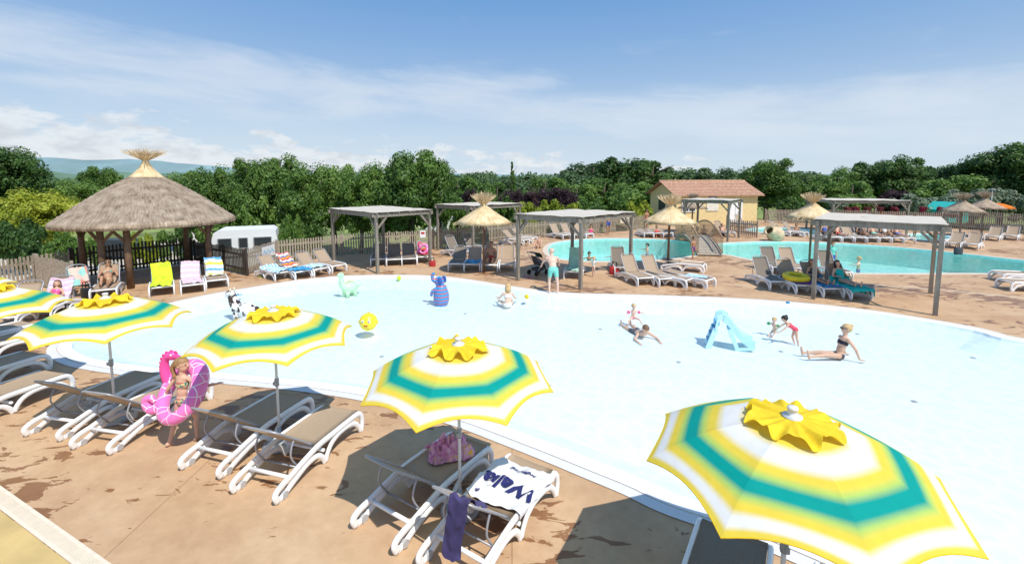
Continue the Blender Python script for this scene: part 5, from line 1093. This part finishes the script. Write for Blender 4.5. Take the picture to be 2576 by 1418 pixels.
for x in(-.28,.32):
    for s_ in(-.24,.24): mb=MB(); mb.tube([(x,s_-.02,.11),(x,s_+.02,.11)],.11,16); mb.build('wheel',m_dark,t)
mb=MB()
for s_ in(-.24,.24): mb.tube([(.32,s_,.11),(-.1,s_,.6),(-.42,s_,1.02)],.014,6); mb.tube([(-.28,s_,.11),(.12,s_,.55)],.014,6)
mb.tube([(-.42,-.24,1.02),(-.42,.24,1.02)],.018,6); mb.build('frame',m_grey,t)
mb=MB(); mb.add([(-.22,-.2,.85),(-.22,.2,.85),(-.02,.2,.42),(-.02,-.2,.42),(.28,.2,.40),(.28,-.2,.40),(.34,.2,.2),(.34,-.2,.2)],[(0,1,2,3),(3,2,4,5),(5,4,6,7)]); mb.add([(-.22,-.2,.85),(-.02,-.2,.42),(.28,-.2,.4),(.1,-.2,.6)],[(0,1,2,3)]); mb.add([(-.22,.2,.85),(-.02,.2,.42),(.28,.2,.4),(.1,.2,.6)],[(0,3,2,1)]); mb.build('seat',m_grayc,t)
mb=MB(); mb.add([V(-.2+.33*math.sin(a)-.02,y,.72+.30*math.cos(a)) for a in [ -.5+i*.28 for i in range(8)] for y in(-.22,.22)],[(2*i,2*i+1,2*i+3,2*i+2) for i in range(7)],0,True); mb.build('canopy_hood',M('bottle_green_cloth',(.02,.08,.06),.8),t)
mb=MB(); mb.box((0,0,.25),(.4,.36,.14)); mb.build('basket',m_grayc,t)
q=P(1950,606); t=thing('clay_jar','big cream and orange clay jar lying tilted beside the toddler pool','jar',(q.x,q.y,.45),0)
RJ=Matrix.Rotation(R_(-62),3,'Y')@Matrix.Rotation(R_(20),3,'X'); mb=MB(); mb.lathe([(.16,-.62),(.34,-.5),(.52,-.15),(.54,.12),(.40,.42),(.28,.55),(.26,.64),(.34,.70),(.35,.75),(.26,.74),(.22,.6)],28,R=RJ,cap=False); mb.build('jar_body',M('clay',(.60,.44,.28),.8,.25,4,.2,20),t)
mb=MB(); mb.tube(curve([RJ@V(.3,0,.55),RJ@V(.55,0,.55),RJ@V(.6,0,.3),RJ@V(.52,0,.15)],4),.045,8); mb.build('handle',MATS['clay'],t)
# ---------------------------------------------------------------- camp site things
m_glass=M('dark_glass',(.04,.05,.055),.1,.1); m_cw=M('caravan_white',(.84,.85,.86),.4,.02)
def caravan(x,y,rz,label,L_=4.6):
    t=thing('caravan',label,'caravan',(x,y,GZ),rz); mb=MB()
    pr=[(-L_/2+.1,.5),(L_/2-.1,.5),(L_/2+.02,.9),(L_/2,1.6),(L_/2-.12,2.42),(L_/2-.3,2.55),(-L_/2+.4,2.55),(-L_/2+.14,2.42),(-L_/2-.05,1.7),(-L_/2,.9)]
    n=len(pr); vs=[(a,-1.1,b) for a,b in pr]+[(a,1.1,b) for a,b in pr]; mb.add(vs,[tuple(range(n)),tuple(reversed(range(n,2*n)))]+[(i,i+n,(i+1)%n+n,(i+1)%n) for i in range(n)]); mb.build('body',m_cw,t)
    for x0,w_ in((-L_*.30,.62),(-.1,.42),(L_*.26,.85)):
        mb=MB(); mb.box((x0,-1.11,1.82),(w_,.04,.56)); wf=mb.build('window',m_glass,t); mb=MB()
        for a_,b2_ in(((x0-w_/2,-1.13,1.54),(x0+w_/2,-1.13,1.54)),((x0-w_/2,-1.13,2.10),(x0+w_/2,-1.13,2.10)),((x0-w_/2,-1.13,1.54),(x0-w_/2,-1.13,2.10)),((x0+w_/2,-1.13,1.54),(x0+w_/2,-1.13,2.10))): mb.beam(a_,b2_,.04,.05)
        mb.build('window_frame',m_grey,wf)
    mb=MB(); mb.box((-L_/2-.03,0,1.8),(.05,1.4,.5)); mb.build('end_window',m_glass,t)
    mb=MB(); mb.box((0,-1.115,1.1),(L_-.3,.02,.07)); mb.build('stripe',m_grey,t)
    for s_ in(-1,1): mb=MB(); mb.tube([(.1,s_*1.0-.08,.33),(.1,s_*1.0+.08,.33)],.33,18); mb.build('wheel',m_dark,t)
    mb=MB(); mb.tube([(-L_/2,0,.55),(-L_/2-1.1,0,.55)],.05,6); mb.build('tow_bar',m_grey,t); return t
caravan((618-1288)/F*25.6,25.6,R_(24),'white caravan with dark windows parked beyond the fence next to the gazebo',3.2).location.z=-1.1
caravan((1262-1288)/F*46,46,R_(10),'distant white caravan left of centre behind the fence')
caravan((1120-1288)/F*47,47,R_(-15),'second distant white caravan behind the left straw parasol',3.6)
caravan((1500-1288)/F*58,58,R_(5),'farthest small caravan half hidden by the hedge',3.6)
def car(x,y,rz,mat,label):
    t=thing('parked_car',label,'car',(x,y,GZ),rz); mb=MB(); pr=[(-2.1,.3),(2.1,.3),(2.15,.7),(1.9,.85),(1.2,.95),(.55,1.42),(-1.2,1.45),(-1.9,1.0),(-2.15,.9)]
    n=len(pr); mb.add([(a,-.85*(1 if b<1 else .82),b) for a,b in pr]+[(a,.85*(1 if b<1 else .82),b) for a,b in pr],[tuple(range(n)),tuple(reversed(range(n,2*n)))]+[(i,i+n,(i+1)%n+n,(i+1)%n) for i in range(n)]); mb.build('body',mat,t)
    for s_ in(-1,1):
        mb=MB(); mb.add([(1.05,s_*.80,1.0),(.52,s_*.73,1.36),(-1.15,s_*.73,1.38),(-1.7,s_*.80,1.02)],[(0,1,2,3)]); mb.build('side_window',m_glass,t)
        for x0 in(-1.3,1.3): mb=MB(); mb.tube([(x0,s_*.78-.1,.32),(x0,s_*.78+.1,.32)],.32,16); mb.build('wheel',m_dark,t)
    return t
car((300-1288)/F*33,33,R_(15),M('dark_car_paint',(.03,.035,.04),.25,.05),'dark car parked behind the gazebo posts')
def tent(px,d,w_,h,mat,label,base=GZ,rz=.2):
    t=thing('camping_tent',label,'tent',((px-1288)/F*d,d,base),rz); mb=MB(); a=w_/2; vs=[(-a,-1.2,0),(a,-1.2,0),(a,1.2,0),(-a,1.2,0),(-a*.95,-1.2,h*.6),(a*.95,-1.2,h*.6),(a*.95,1.2,h*.6),(-a*.95,1.2,h*.6),(0,-1.25,h),(0,1.25,h)]
    mb.add(vs,[(0,1,5,8,4),(2,3,7,9,6),(0,4,7,3),(1,2,6,5),(4,8,9,7),(5,6,9,8)]); mb.build('fabric',mat,t); mb=MB(); mb.add([(-.4,-1.27,.02),(.4,-1.27,.02),(.3,-1.27,h*.62),(-.3,-1.27,h*.62)],[(0,1,2,3)]); mb.build('entrance',m_grayc,t)
tent(1150,43,3.2,2.6,m_whc,'white awning tent beside the distant caravans'); tent(2382,46,2.6,2.0,M('teal_tent_cloth',(.03,.45,.40),.7),'teal tent behind the right fence',base=-.1)
t=thing('orange_parasol','orange parasol far off at the right edge','umbrella',((2512-1288)/F*44,44,-.6)); mb=MB(); mb.lathe([(1.25,1.95),(.9,2.2),(.4,2.4),(.02,2.48)],8); mb.build('canopy',M('orange_cloth',(.85,.22,.02),.8,trans=.2),t); mb=MB(); mb.tube([(0,0,0),(0,0,2.45)],.03,8); mb.build('pole',m_pole,t)
t=thing('street_lamp','thin grey lamp post behind the right hand fence','street lamp',((2494-1288)/F*44,44,-.8)); mb=MB(); mb.tube([(0,0,0),(0,0,3.9)],[.06,.04],8); mb.build('pole',m_grey,t); mb=MB(); mb.box((0,0,3.98),(.4,.2,.12)); mb.build('lamp_head',m_grey,t)
for i,x in enumerate([2130,2160,2190,2222,2248,2330,2365,2400]):
    d=43.5 if x<2300 else 41.5; tree(x,d,521,34,'shrubB',lm_red,f'{ORD[i]} cluster of red flowers from the left along the far right fence','flowers',base=.3,group='red flower clusters on the far fence',name='flower_box')
def board(p,rz,w_,h,z,mat,label,name='sign'):
    t=thing(name,label,'sign',(p.x,p.y,0),rz); mb=MB(); mb.box((0,0,z),(w_,.03,h)); mb.build('panel',mat,t); return t
fd_=P(700,663)-P(622,692); rzf=math.atan2(fd_.y,fd_.x); pm=(P(622,692)*.35+P(700,663)*.65)
t=board(pm+V(.12,-.12,0),rzf,1.1,.5,.80,m_cw,'white board with a pale blue wave on the picket fence beside the caravan')
mb=MB(); vs=[]
for i in range(21): x=-.48+.96*i/20; z=.80+.07*math.sin(i*.9); vs+=[V(x,-.022,z-.05),V(x,-.022,z+.05)]
mb.add(vs,[(2*i,2*i+2,2*i+3,2*i+1) for i in range(20)]); mb.build('wave',M('wave_blue',(.35,.68,.82),.6),t)
p_=P(1066,630)+V(0,-.2,0); t=board(p_,R_(20),.32,.42,1.0,m_cw,'small white notice with a red mark on the fence behind the left pergola'); mb=MB(); mb.box((0,-.02,1.06),(.2,.01,.12)); mb.build('red_mark',m_redd,t)
p_=P(1575,582)+V(0,-.2,0); t=board(p_,R_(25),1.3,.5,.95,m_cream,'cream notice board on the fence left of the pool house'); mb=MB()
for i in range(4): mb.box((0,-.02,.82+.08*i),(1.0,.01,.02))
mb.build('text_lines',m_grayc,t)
mb=MB(); t=thing('red_flag','small red flag behind the fence right of the left pergola','flag',((1053-1288)/F*40,40,GZ)); mb.tube([(0,0,0),(0,0,2.2)],.02,6); mb.build('pole',m_pole,t); mb=MB(); mb.add([(0,0,2.2),(.55,0,2.05),(.1,0,1.6)],[(0,1,2)]); mb.build('cloth',m_redc,t)
print('done objects',len(D.objects))
